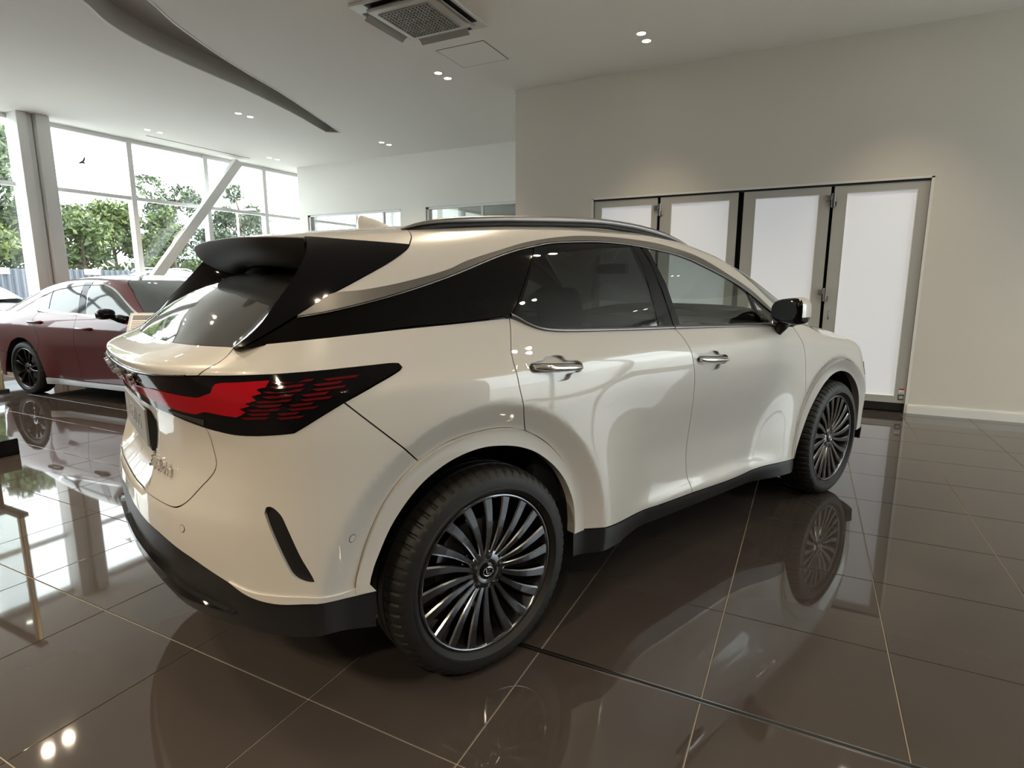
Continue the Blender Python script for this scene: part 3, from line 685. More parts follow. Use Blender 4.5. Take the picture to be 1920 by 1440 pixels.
ruled('belt_moulding', [(.16, 1.412), (.188, 1.392), (.223, 1.364), (.286, 1.321), (.391, 1.293), (.707, 1.263), (1.086, 1.235)], B, [(.158, .108), (.19, .09), (.222, .069), (.283, .045), (.389, .033), (.7, .021), (1.08, .012)], S, 'satin', rd)
ruled('belt_moulding', [(1.09, 1.2345), (1.452, 1.209), (1.911, 1.178), (2.02, 1.170)], B, [(1.09, .012), (1.45, 0), (1.888, -.016), (2.0, -.026)], S, 'satin', fd)

# --- upper body
trim_up = [(-.576, .153), (-.540, .178), (-.505, .203), (-.468, .226), (-.37, .231), (-.247, .248), (-.057, .289), (.036, .323), (.2, .364), (.362, .402), (.576, .431), (.744, .440), (.92, .440), (1.06, .431), (1.291, .408), (1.492, .374), (1.69, .307), (1.917, .218), (2.085, .078)]
trim_lo = [(-.580, .147), (-.489, .160), (-.288, .204), (-.064, .264), (.139, .328), (.26, .360), (.37, .381), (.475, .398), (.611, .404), (.8, .408), (.968, .401), (1.074, .388), (1.326, .358), (1.524, .310), (1.70, .263), (1.86, .200), (2.061, .058)]
wse = [(2.26, .03), (2.12, .165), (1.98, .30), (1.83, .425), (1.70, .52), (1.62, .60), (1.60, .66)]
rseam = [(-.13, QL), (-.13, .8), (-.115, .62), (-.105, .55), (-.125, .47), (-.16, .412)]
finout = [(-.16, .412), (-.178, .391), (-.253, .341), (-.36, .283), (-.468, .226)]
QC = QL - 1e-4
roof = put('roof', panel_data(S, ring_of(frm(trim_up, (-.468, .226)), [(2.085, .078), (2.20, -.02), (2.26, .03)], wse, [(1.60, .66), (1.635, .85), (1.65, QC)], [(1.65, QC), (-.13, QC)], rseam, finout), gap=.002, d=.04), 'pearl', car, 0)
put('windscreen', panel_data(S, ring_of([(2.265, .034), (2.125, .169), (1.985, .304), (1.835, .429), (1.705, .524), (1.625, .604), (1.607, .66)], [(1.607, .66), (1.642, .85), (1.657, QC)], [(1.657, QC), (2.63, QC)], [(2.63, QC), (2.58, .65), (2.45, .28), (2.27, .03)]), gap=0, d=.05, thick=0), 'g_screen', car, 0)
wsur = both('window_surround', panel_data(S, ring_of(trim_up, [(2.085, .078), (2.061, .058)], rev(trim_lo), [(-.580, .147), (-.576, .153)], d=.02), gap=.0008, d=.02, off=.004, thick=.012), 'greytrim', car)
for side in (-1, 1):                                           # bright lower edge of the surround
    mb = MB(); pts = [S(np.float64(a), np.float64(b - .002)) + np.array([0, -.006, 0]) for a, b in smooth(trim_lo, .05)]
    mb.tube([(x, y * (1 if side == -1 else -1), z) for x, y, z in pts], .0024, 6); mb.build('bright_edge', M['satin'], wsur[side], True)
qg = both('quarter_window', panel_data(S, ring_of([(-.722, .044), (-.53, .055), (-.264, .082), (-.067, .085), (.150, .096)], [(.150, .096), (.363, .376)], [(.363, .376), (.26, .356), (.139, .324), (-.064, .260), (-.288, .200), (-.489, .156), (-.582, .145)], [(-.582, .145), (-.722, .044)]), gap=.001, off=.001), 'g_black', car)
rg = both('window_glass', panel_data(S, ring_of([(.166, .100), (.222, .064), (.283, .040), (.389, .028), (.7, .016), (.978, .008)], [(.978, .008), (.968, .397)], [(.968, .397), (.8, .404), (.611, .400), (.475, .394), (.39, .380), (.374, .374)], [(.374, .374), (.166, .100)]), gap=.001, thick=0), 'g_dark', rd)
both('pillar_trim', panel_data(S, [(.979, .004), (1.083, .004), (1.058, .17), (1.040, .29), (1.024, .412), (.969, .404), (.974, .2)], gap=.001, off=.003, thick=.012), 'black', rd)
both('pillar_trim', panel_data(S, [(1.089, .004), (1.139, .002), (1.108, .2), (1.073, .385), (1.029, .410), (1.064, .17)], gap=.001, off=.003, thick=.012), 'black', fd)
fg = both('window_glass', panel_data(S, ring_of([(1.141, .003), (1.5, -.008), (1.868, -.018)], [(1.868, -.018), (1.850, .202)], [(1.850, .202), (1.70, .259), (1.524, .306), (1.326, .355), (1.074, .384)], [(1.074, .384), (1.109, .2), (1.141, .003)]), gap=.001, thick=0), 'g_front', fd)
both('window_divider', panel_data(S, [(1.870, -.02), (1.900, -.022), (1.882, .188), (1.852, .206)], gap=0, off=.002, thick=.012), 'black', fd)
both('quarter_light', panel_data(S, ring_of([(1.902, -.022), (2.02, -.028), (2.052, .055), (1.883, .186), (1.902, -.022)]), gap=.001, thick=0), 'g_front', fd)
both('mirror_patch', panel_data(S, ring_of([(2.022, -.03), (2.19, -.04), (2.085, .074), (2.054, .055), (2.022, -.03)]), gap=.0, thick=.01), 'black', fd)
both('front_run', panel_data(S, ring_of([(1.0, .004), (1.14, .003)], [(1.14, .003), (1.074, .384)], [(1.074, .384), (1.0, .40)], [(1.0, .40), (1.0, .004)]), gap=0, off=-.012, thick=0), 'cabin', fd)

both('pillar_backing', panel_data(S, [(.135, .088), (.185, .088), (.395, .386), (.345, .386)], gap=0, off=-.004, thick=.01), 'black', rd)

# --- rear window, fins and spoiler
spo = put('spoiler', panel_data(S, ring_of(rseam, [(-.16, .412), (-.277, .444), (-.383, .478), (-.474, .522), (-.535, .58), (-.585, .7), (-.61, .9), (-.615, QC)], [(-.615, QC), (-.13, QC)]), gap=.002, d=.03, thick=.016), 'pearl', car, 0)
finin = [(-.748, .044), (-.69, .105), (-.632, .195), (-.572, .285), (-.525, .365), (-.492, .44), (-.474, .517)]
fins = both('rear_fin', panel_data(S, ring_of(finout, [(-.468, .226), (-.584, .148), (-.723, .046)], [(-.723, .046), (-.747, .046)], finin, [(-.474, .517), (-.383, .474), (-.277, .440), (-.16, .412)]), gap=.0005, off=.004, thick=.02), 'black', car)
gb = [B(np.float64(s), np.float64(v)) for s, v in smooth(gtop, .05)]          # lower edge of the glass, from the near corner to the middle
gb = gb + [np.array([p[0], -p[1], p[2]]) for p in reversed(gb[:-1])]
def gtopcurve(t):                                              # t -1..1
    y = .53 * t; return np.array([-.395 + .03 * t * t, y, 1.462 - .030 * t * t])
ng = len(gb); nr = 18; gv = []; gf = []
for i in range(nr + 1):
    t = i / nr
    for k, p in enumerate(gb):
        u = p[1] / abs(gb[0][1]); q = gtopcurve(u); c = p + (q - p) * t + np.array([-.5, 0, .85]) * .045 * 4 * t * (1 - t) * (1 - .5 * u * u); gv.append(c)
    if i: gf += [((i - 1) * ng + k, (i - 1) * ng + k + 1, i * ng + k + 1, i * ng + k) for k in range(ng - 1)]
rw = obj('rear_window', gv, gf, M['g_rear'], car, True)
und = MB(); tr_ = [S(np.float64(a), np.float64(b)) for a, b in smooth([(-.474, .522), (-.535, .58), (-.585, .7), (-.61, .9), (-.615, QC)], .05)]
tr_ = tr_ + [np.array([p[0], -p[1], p[2]]) for p in reversed(tr_[:-1])]; nt_ = len(tr_); uv_ = []
for p in tr_:
    u = p[1] / abs(tr_[0][1]); q = gtopcurve(u)
    for a, dz in ((0, -.003), (.02, -.026), (.15, -.046), (.4, -.046), (.75, -.022), (1.0, -.006)):
        c = p + (q - p) * a; c = c + np.array([.0, 0, dz if a < 1 else 0]); uv_.append(c)
und.add(uv_, [(k * 6 + j, k * 6 + j + 1, (k + 1) * 6 + j + 1, (k + 1) * 6 + j) for k in range(nt_ - 1) for j in range(5)])
und.build('spoiler_underside', M['rubber'], spo, True)
fi = MB(); P1 = [S(np.float64(a), np.float64(b)) for a, b in smooth(finin, .04)]; n1 = len(P1); vv = []
for k, p in enumerate(P1):
    t = k / (n1 - 1); i = min(nr, t * 1.0 * nr / .92); i0 = int(min(nr - 1, i)); fr_ = min(1, i - i0); g = np.array(gv[i0 * ng]) * (1 - fr_) + np.array(gv[(i0 + 1) * ng]) * fr_
    vv += [p, (p + g) / 2 + np.array([-.008, .012, 0]), g + np.array([.004, .01, -.004])]
fi.add(vv, [(k * 3 + j, (k + 1) * 3 + j, (k + 1) * 3 + j + 1, k * 3 + j + 1) for k in range(n1 - 1) for j in range(2)])
mirror_build('fin_inner_face', fi, M['black'], fins, True)
# wiper pod under the spoiler lip
wp = MB(); bm = bmesh.new(); bmesh.ops.create_uvsphere(bm, u_segments=24, v_segments=12, radius=1); bm.verts.index_update()
wp.add([(-.455 + v.co.x * .055, -.06 + v.co.y * .13, 1.446 + v.co.z * .032 + v.co.x * .03) for v in bm.verts], [[q.index for q in f.verts] for f in bm.faces]); bm.free()
wp.build('wiper_pod', M['black'], spo, True)

# --- tail light bar
tl = put('tail_light', panel_data(B, ring_of(lt_bot, lt_rgt, lt_top, [(SC - .002, 1.136), (SC - .002, 1.027)]), gap=.0015, off=.005, thick=.02), 'lensblack', car, 0)
tl['label'] = 'black and red light bar across the tail'
redp = ring_of([(SC - .001, 1.085), (-1.40, 1.083), (-1.147, 1.096), (-.943, 1.092), (-.898, 1.102), (-.872, 1.109)], [(-.872, 1.109), (-.847, 1.131), (-.774, 1.137), (-.692, 1.141)], [(-.692, 1.141), (-.707, 1.124)], [(-.707, 1.124), (-.732, 1.119), (-.722, 1.110), (-.750, 1.103), (-.742, 1.093), (-.775, 1.085), (-.762, 1.079), (-.795, 1.07), (-.779, 1.062), (-.81, 1.047)], [(-.81, 1.047), (-.867, 1.050), (-.925, 1.053), (-.971, 1.042), (-1.144, 1.050), (-1.36, 1.058), (SC - .001, 1.060)], [(SC - .001, 1.060), (SC - .001, 1.085)])
put('red_lens', panel_data(B, redp, gap=0, off=.0075, thick=.002), 'red', tl, 0)
for side in (-1, 1):
    for k in range(9):
        v0 = 1.136 - k * .0112
        sl0 = np.interp(v0, [1.045, 1.141], [-.80, -.686]) + .008 * (k % 2); sr0 = np.interp(v0, [1.003, 1.074, 1.136], [-.70, -.575, -.455]) - .03 * (k % 2)
        if sr0 - sl0 < .04: continue
        for q in range(2):                                   # staggered in two lengths
            a0 = sl0 + (sr0 - sl0) * (.0 if q == 0 else .56); a1 = sl0 + (sr0 - sl0) * (.48 if q == 0 else 1.0)
            sl = [(a0, v0), (a1, v0 + .003), (a1 - .012, v0 - .003), (a0 + .014, v0 - .005)]
            put('red_louvre', panel_data(B, sl, gap=0, d=.03, off=.0075, thick=.002), 'reddk', tl, side)
    put('lower_reflector', panel_data(B, ring_of([(-1.12, 1.038), (-.98, 1.030), (-.94, 1.028)], [(-.94, 1.028), (-.95, 1.010)], [(-.95, 1.010), (-1.0, 1.018), (-1.12, 1.030)], [(-1.12, 1.030), (-1.12, 1.038)]), gap=0, off=.007, thick=.001), 'seat', tl, side)
    # chrome line over the bar
    mb = MB(); mb.tube([(p[0] - .004, p[1] * (1 if side == -1 else -1), p[2]) for p in [B(np.float64(a), np.float64(b + .002)) for a, b in smooth([(-.95, 1.147), (-1.013, 1.142), (-1.166, 1.135), (-1.256, 1.133), (-1.45, 1.135), (SC, 1.136)], .05)]], .0028, 6); mb.build('bright_line', M['darkchrome'], tl, True)
def on_tail(s, v, side, off=.008):
    """frame on the tail: x right as read from behind, y up"""
    p = B(np.float64(s), np.float64(v)); n = nrm(B, np.float64(s), np.float64(v))
    if side > 0: p = p * [1, -1, 1]; n = n * [1, -1, 1]
    n = Vector(n); up = Vector((0, 0, 1)); xr = up.cross(n).normalized(); up = n.cross(xr).normalized(); p = Vector(p) + n * off
    return Matrix(((xr.x, up.x, n.x, p.x), (xr.y, up.y, n.y, p.y), (xr.z, up.z, n.z, p.z), (0, 0, 0, 1)))
for ch, yy in zip('LEXUS', (.36, .18, 0, -.18, -.36)):
    l_ = SC + math.hypot(yy, 0); text('badge_letter', ch, .052, 'chrome', tl, on_tail(SC + abs(yy) * 1.003, 1.110, -1 if yy <= 0 else 1, .014), .006, sx=1.25)
for k, ch in enumerate('RX350h'):
    text('model_letter', ch, .050, 'chrome', tl, on_tail(-1.40 + .047 * k + (.012 if k > 1 else 0), .840, -1, .009), .004, sx=1.2)
# number plate on its carrier
MB().bev((-.903, -.268, .850), (-.872, .268, 1.005), .004).build('plate_carrier', M['rubber'], car)
pl = MB().bev((-.913, -.262, .866), (-.904, .262, .992), .003).build('number_plate', M['plate'], car)
mt = Matrix(((0, 0, -1, -.914), (-1, 0, 0, 0), (0, 1, 0, .93), (0, 0, 0, 1)))
text('plate_lettering', 'LEXUS', .085, 'plateink', pl, mt, .0008, sx=1.3)

# --- inner shell, liners, underbody
shell = ring_of([(SC, 1.15), (-.9, 1.15), (.2, 1.18), (2.2, 1.10), (3.3, .95), (SF + LF, .93)], [(SF + LF, .93), (SF + LF, .32)], [(SF + LF, .32), (3.39, .33)], rev(ai_f[1:] + [(3.39, .42)])[1:] if False else [(3.39, .33), (3.375, .45), (3.33, .585), (3.24, .735), (3.10, .86), (2.95, .90), (2.80, .88), (2.65, .80), (2.49, .65), (2.40, .52), (2.31, .36)], [(2.31, .36), (2.31, .30), (.46, .30), (.46, .46)], [(.46, .46), (.44, .56), (.37, .68), (.26, .78), (.15, .835), (.034, .86), (-.06, .862), (-.17, .84), (-.28, .785), (-.38, .68), (-.44, .575), (-.475, .46)], [(-.475, .46), (-.475, .38), (-.8, .40), (SC, .44)], [(SC, .44), (SC, 1.15)], d=.05)
put('inner_shell', panel_data(B, shell, gap=0, d=.06, off=-.024, thick=0), 'dark', car, 0)
for nm, ai, xc_ in (('r', ai_r, -.01), ('f', ai_f, 2.85)):
    L = MB(); A = smooth(ai, .04); o_ = [B(np.float64(a), np.float64(b)) for a, b in A]; n_ = len(o_); vv = []
    lo = np.array([o_[0][0], 0, .2]); hi = np.array([o_[-1][0], 0, .2]); o_ = [np.array([o_[0][0], o_[0][1], o_[0][2] - .06])] + o_ + [np.array([o_[-1][0], o_[-1][1], o_[-1][2] - .06])]; n_ += 2
    for p in o_: vv += [(p[0] + (p[0] - xc_) * .03, p[1] + .03, p[2] + .012), (p[0] + (p[0] - xc_) * .03, -.58, p[2] + .012)]
    L.add(vv, [(2 * k, 2 * k + 1, 2 * k + 3, 2 * k + 2) for k in range(n_ - 1)]); L.add([(v[0], -.58, v[2]) for v in vv[::2]], [tuple(range(n_))])
    mirror_build('wheel_arch_liner', L, M['liner'], car, False)
MB().box((-.62, -.56, .30), (3.5, .56, .40)).box((.52, -.80, .24), (2.25, .80, .34)).build('underbody', M['dark'], car)

# --- roof rails, aerial, mirrors
for side in (-1, 1):
    y0 = .60; pts = [(-.125, -.595, 1.588), (-.07, -.60, 1.606), (.02, -.603, 1.624), (.2, -.606, 1.642), (.42, -.607, 1.657), (.845, -.61, 1.676), (1.05, -.612, 1.672), (1.2, -.614, 1.661), (1.35, -.616, 1.641), (1.48, -.618, 1.615), (1.60, -.62, 1.583)]
    pts = [tuple(p) for p in smooth(pts, .04)]; n = len(pts)
    mb = MB(); mb.tube([(x, y * (1 if side == -1 else -1), z) for x, y, z in pts], [.006 + .012 * min(1, 6 * k / n, 6 * (n - 1 - k) / n) for k in range(n)], 10, sq=.75); ra = mb.build('roof_rail', M['satin'], car, True)
    mb = MB(); mb.tube([(x, (y + .002) * (1 if side == -1 else -1), z - .018) for x, y, z in pts], .012, 8); mb.build('rail_base', M['rubber'], ra, True)
af = MB(); prof = [(-.012, 1.634), (-.010, 1.672), (-.004, 1.694), (.012, 1.696), (.05, 1.690), (.09, 1.678), (.13, 1.663), (.165, 1.650), (.19, 1.640)]; vv = []
for k, (x, z) in enumerate(prof):
    zb_ = 1.618 + .07 * x; wdt = .030 * (1 - .35 * k / 8)
    if k == 0: wdt = .024
    top = max(z, zb_ + .002)
    for u, h in ((-1, 0), (-.75, .45), (-.22, .93), (0, 1), (.22, .93), (.75, .45), (1, 0)): vv.append((x, u * wdt, zb_ + (top - zb_) * h))
af.add(vv, [(k * 7 + j, (k + 1) * 7 + j, (k + 1) * 7 + j + 1, k * 7 + j + 1) for k in range(len(prof) - 1) for j in range(6)] + [tuple(range(7))]); af.build('roof_aerial', M['pearl'], car, True)
def superell(cx, cy, cz, ax, ay, az, n, nu=28, nv=16, sel=None, shear=0):
    v = []; f = []
    pw = lambda c, e: math.copysign(abs(c) ** e, c)
    for i in range(nv + 1):
        a = -math.pi / 2 + math.pi * i / nv
        for k in range(nu):
            b = 2 * math.pi * k / nu; x = pw(math.cos(a), n) * pw(math.cos(b), n); y = pw(math.cos(a), n) * pw(math.sin(b), n); z = pw(math.sin(a), n)
            v.append((cx + ax * x + shear * y, cy + ay * y, cz + az * z * (1 - .16 * y)))
    for i in range(nv):
        for k in range(nu): f.append((i * nu + k, i * nu + (k + 1) % nu, (i + 1) * nu + (k + 1) % nu, (i + 1) * nu + k))
    return v, f
mx_, my_, mz_ = 2.0, -.992, 1.252
v, f = superell(mx_, my_, mz_, .085, .098, .070, .62, shear=.018)
def split(sel):
    m_ = MB(); ff = [q for q in f if sel(np.mean([v[i] for i in q], axis=0))]; m_.add(v, ff); return m_
isw = lambda c: (c[0] - (mx_ + .018 * (c[1] - my_) / .098)) > -.045 and c[2] > mz_ - .028
mc = mirror_build('mirror_housing', split(lambda c: not isw(c)), M['black'], fd)
mirror_build('mirror_cap', split(isw), M['pearl'], fd)
gl = MB(); n_ = 28; gl.add([(mx_ - .0865 + .018 * math.copysign(abs(math.cos(a)) ** .7, math.cos(a)) * .8, my_ + .074 * math.copysign(abs(math.cos(a)) ** .7, math.cos(a)), mz_ + .004 + .050 * math.copysign(abs(math.sin(a)) ** .7, math.sin(a)) * (1 - .12 * math.cos(a))) for a in np.linspace(0, 2 * math.pi, n_, endpoint=False)], [tuple(range(n_))])
mirror_build('mirror_glass', gl, M['g_out'], fd, False)
stk = MB(); stk.tube([(2.03, -.885, 1.115), (2.015, -.915, 1.135), (2.005, -.945, 1.165), (2.0, -.965, 1.20)], [.034, .032, .034, .042], 12, sq=.8); mirror_build('mirror_stalk', stk, M['matt'], fd)

# --- wheels
def spoke_mesh():
    m_ = MB(); r0, r1 = .050, .2775; n_ = 9; vv = []
    for k in range(n_):
        t = k / (n_ - 1); r = r0 + (r1 - r0) * t; w_ = .0085 + .0115 * t ** 1.3; sw = .010 * math.sin(math.pi * t); y = .016 - .017 * t ** .9 - .003 * math.sin(math.pi * t)
        for (a, dy) in ((-w_, .030), (-w_, .004), (-w_ * .72, 0), (w_ * .72, .0), (w_, .006), (w_, .030)): vv.append((sw + a, y + dy, r))
    q = 6; ff = [(k * q + j, (k + 1) * q + j, (k + 1) * q + j + 1, k * q + j + 1) for k in range(n_ - 1) for j in range(q - 1)]
    m_.add(vv, ff); m_.m = [1 if (i % 5) in (1, 3) else 0 for i in range(len(ff))]
    o = m_.build('spoke', [M['darkchrome'], M['alloy']], None, False); me = o.data; bpy.data.objects.remove(o); return me
SPK = spoke_mesh()
# tyre profile (radius, y) ; y negative = outer face; plane of the rim edge at y = 0
tprof = [(.280, .205), (.300, .218), (.340, .222), (.366, .205), (.377, .185), (.381, .165), (.3815, .155), (.372, .1545), (.372, .1455), (.3825, .145), (.3835, .112), (.373, .1115), (.373, .1015), (.3838, .101), (.3838, .070), (.373, .0695), (.373, .0595), (.3828, .059), (.3815, .034), (.376, .012), (.366, -.004), (.352, -.014), (.335, -.019), (.318, -.019), (.316, -.0215), (.309, -.0215), (.306, -.017), (.297, -.010), (.291, .0), (.286, .006), (.281, .02)]
def tread(i, k, r, h):
    if 17 <= i <= 20 and k % 7 < 2: return r - .005, h + .001 * (i > 18)
    if 2 <= i <= 6 and k % 7 < 2: return r - .005, h
    return r, h
tmb = MB().lathe(tprof, 434, rmod=tread); to = tmb.build('tyre', M['rubber'], None, True, ang=24); TYRE = to.data; bpy.data.objects.remove(to)
bmb = MB().lathe([(.262, .20), (.262, .06), (.268, .03), (.2745, .008), (.2775, -.002), (.284, -.0045), (.2885, -.001), (.2875, .010), (.282, .03)], 96)
bo = bmb.build('rim', M['barrel'], None, True, ang=40); RIM = bo.data; bpy.data.objects.remove(bo)
lm = MB().lathe([(.2745, .0035), (.2775, -.0045), (.2835, -.0065), (.2872, -.003)], 96); lo = lm.build('rim_lip', M['darkchrome'], None, True); LIP = lo.data; bpy.data.objects.remove(lo)
hm = MB().lathe([(.0, .015), (.030, .015), (.036, .012), (.050, .0125), (.072, .0155), (.080, .022), (.082, .06)], 40); ho = hm.build('hub', M['darkchrome'], None, True, ang=50); HUB = ho.data; bpy.data.objects.remove(ho)
cm = MB().lathe([(0, .008), (.026, .008), (.0305, .011), (.031, .02)], 32); co = cm.build('hub_cap', M['black'], None, True, ang=40); CAP = co.data; bpy.data.objects.remove(co)
em = MB().tube([(.0215 * math.cos(a), .0065, .0165 * math.sin(a)) for a in np.linspace(0, 2 * math.pi, 25)], .0017, 6).tube([(-.010, .0065, .012), (-.006, .0065, -.008), (.012, .0065, -.008)], .0019, 6); eo = em.build('emblem', M['chrome'], None, True); EMB = eo.data; bpy.data.objects.remove(eo)
nm_ = MB().lathe([(0, .010), (.007, .010), (.0085, .014), (.0095, .04)], 12); no = nm_.build('lug_nut', M['barrel'], None, True); NUT = no.data; bpy.data.objects.remove(no)
pm = MB().lathe([(.0, .0105), (.0125, .0105), (.0135, .012), (.0135, .045)], 16); po = pm.build('lug_recess', M['liner'], None, True); PKT = po.data; bpy.data.objects.remove(po)
dm = MB().lathe([(.06, .10), (.165, .10), (.168, .112), (.06, .112)], 48); d_o = dm.build('brake_disc', M['steel'], None, True, ang=30); DISC = d_o.data; bpy.data.objects.remove(d_o)
def wheel(x, side, spin):
    yface = -.931
    w_ = link('wheel', RIM, car, (x, yface if side == -1 else -yface, .384), (0, R(spin), 0) if side == -1 else (0, R(spin), math.pi))
    link('tyre', TYRE, w_); link('rim_lip', LIP, w_); link('hub', HUB, w_); link('hub_cap', CAP, w_); link('emblem', EMB, w_); link('brake_disc', DISC, w_)
    for k in range(20):
        # spokes come in pairs that open towards the rim
        a = 2 * math.pi * (k // 2) / 10 + (R(8.6) if k % 2 else R(-8.6)); link('spoke', SPK, w_, (0, 0, 0), (0, a, 0))
    for k in range(5):
        a = 2 * math.pi * k / 5 + .3; link('lug_nut', NUT, w_, (.0572 * math.cos(a), -.001, .0572 * math.sin(a))); link('lug_recess', PKT, w_, (.0572 * math.cos(a), .0, .0572 * math.sin(a)))
    return w_
wheel(0, -1, 8); wheel(2.85, -1, 20); wheel(0, 1, 3); wheel(2.85, 1, 5)

# --- cabin
def seat(x, y, nm):
    s_ = MB().bev((x - .02, y - .25, .48), (x + .52, y + .25, .66), .06).build('%s' % nm, M['seat'], car, True, 50)
    mt = Matrix.Translation((x, y, .60)) @ Matrix.Rotation(R(-18), 4, 'Y')
    b_ = MB().bev((-.13, -.25, 0), (.02, .25, .62), .06, mtx=mt); b_.bev((-.12, -.14, .64), (-.02, .14, .84), .045, mtx=mt)
    b_.tube([mt @ Vector((-.07, -.06, .58)), mt @ Vector((-.07, -.06, .7))], .008, 6).tube([mt @ Vector((-.07, .06, .58)), mt @ Vector((-.07, .06, .7))], .008, 6)
    b_.build('backrest', M['seat'], s_, True, 50)
seat(1.15, -.38, 'front_seat'); seat(1.15, .38, 'front_seat')
rs = MB().bev((.10, -.66, .50), (.62, .66, .68), .05).build('rear_seat', M['seat'], car, True, 50)
mt = Matrix.Translation((.12, 0, .62)) @ Matrix.Rotation(R(-22), 4, 'Y'); b_ = MB().bev((-.14, -.66, 0), (.0, .66, .60), .05, mtx=mt)
for y in (-.42, .42, 0): b_.bev((-.12, y - .13, .60), (-.03, y + .13, .76), .035, mtx=mt)
b_.build('rear_backrest', M['seat'], rs, True, 50)
da = MB().bev((1.82, -.74, .80), (2.35, .74, 1.10), .05).bev((1.78, -.50, 1.08), (1.95, -.24, 1.17), .03).bev((1.80, -.06, 1.06), (1.84, .28, 1.20), .012).build('dashboard', M['cabin'], car, True, 50)
sw = MB(); mt = Matrix.Translation((1.66, -.38, 1.0)) @ Matrix.Rotation(R(-62), 4, 'Y')
sw.tube([mt @ Vector((.185 * math.cos(a), .185 * math.sin(a), 0)) for a in np.linspace(0, 2 * math.pi, 33)], .016, 8, cap=False); sw.bev((-.05, -.17, -.02), (.05, .17, .02), .015, mtx=mt); sw.bev((-.17, -.03, -.015), (0, .03, .015), .012, mtx=mt)
sw.build('steering_wheel', M['cabin'], car, True, 50)
MB().bev((1.66, -.12, 1.455), (1.70, .12, 1.52), .012).build('interior_mirror', M['cabin'], car, True, 50)
put('headliner', panel_data(S, ring_of([(-.12, .47), (.4, .47), (1.0, .49), (1.5, .45)], [(1.5, .45), (1.60, .70), (1.60, QC)], [(1.60, QC), (-.30, QC)], [(-.30, QC), (-.12, .47)]), gap=0, d=.08, off=-.025, thick=0), 'cabin', car, 0)
both('pillar_lining', panel_data(S, ring_of([(-.70, .03), (.0, .06), (.08, .07)], [(.08, .07), (.10, .40)], [(.10, .40), (-.15, .45), (-.60, .2), (-.70, .03)]), gap=0, off=-.03, thick=0), 'cabin', car)
both('pillar_lining', panel_data(S, ring_of([(1.98, -.03), (2.2, -.03)], [(2.2, -.03), (2.0, .24), (1.83, .36), (1.6, .46)], [(1.6, .46), (1.6, .36), (1.8, .26), (2.0, .1), (1.98, -.03)]), gap=0, off=-.025, thick=0), 'cabin', car)
MB().box((-.75, -.72, .60), (.05, .72, .98)).build('boot_trim', M['cabin'], car)
MB().box((.0, -.75, .36), (2.0, .75, .42)).build('cabin_floor', M['cabin'], car)
for s_ in (-1, 1):
    for nm, x0, x1, z1 in (('rear', .30, 1.06, 1.19), ('front', 1.14, 2.0, 1.15)):
        MB().bev((x0, s_ * .80 - .03, .5), (x1, s_ * .80 + .03, z1), .02).build('door_card', M['cabin'], (rd if nm == 'rear' else fd)[s_])

# ================================================================== SALOON CARS
W2 = pchip([.15, .22, .35, .5, .7, .85, .95, 1.04], [.84, .875, .895, .905, .925, .926, .91, .865])
XS2 = -.50; SF2 = 3.05
def B2(s, z):
    s = np.asarray(s, float); z = np.asarray(z, float)
    lr = LR - np.clip(XS2 - s, 0, LR); lf = np.clip(s - SF2, 0, LF)
    xr = -1.03 - .04 * sst(.9, .5, z) + RD(lr) + (XS2 + 1.03 - RD(LR)) * sst(0, 1, lr / LR) ** 2
    x = np.where(s < XS2, xr, np.where(s > SF2, SF2 + FD(lf) * (1 + .05 * sst(.8, .5, z)), s)); u = np.where(s < XS2, RU(lr), np.where(s > SF2, FU(lf), 1.0))
    y = W2(z) + 0 * x
    for cx in (0, 2.87):
        r = np.hypot(x - cx, z - .34); y = y + sst(.75, .42, r) * np.maximum(.932 - y, 0)
    zz = z - FDROP(np.maximum(x, 1.9)) * .75 * sst(.5, 1.0, z)
    return np.stack([x, -u * y, zz], -1)
WB2 = pchip([-1.0, -.5, 0, .6, 1.2, 2.0, 2.6, 3.0], [.76, .82, .86, .885, .885, .87, .83, .78])
ZR2 = pchip([-1.05, -.8, -.5, -.2, .2, .6, 1.0, 1.35, 1.65, 2.0, 2.4, 2.8], [1.05, 1.09, 1.18, 1.30, 1.415, 1.475, 1.497, 1.49, 1.455, 1.355, 1.19, 1.03])
_sy2 = [1, .955, .905, .845, .78, .73, .65, .55, .36, .18, 0]; _sz2 = [0, .2, .4, .6, .75, .83, .905, .95, .983, .996, 1]
_ql2 = np.concatenate([[0], np.cumsum(np.hypot(np.diff(_sy2) * .88, np.diff(_sz2) * .47))]); QL2 = _ql2[-1] - 1e-4
SY2 = pchip(_ql2, _sy2); SZ2 = pchip(_ql2, _sz2)
def S2(x, q):
    x = np.asarray(x, float); q = np.asarray(q, float)
    return np.stack([x + 0 * q, -WB2(x) * SY2(q), 1.0 + (ZR2(x) - 1.0) * SZ2(q)], -1)
SPK2 = SPK.copy(); SPK2.materials.clear(); SPK2.materials.append(M['black']); SPK2.materials.append(M['chrome'])
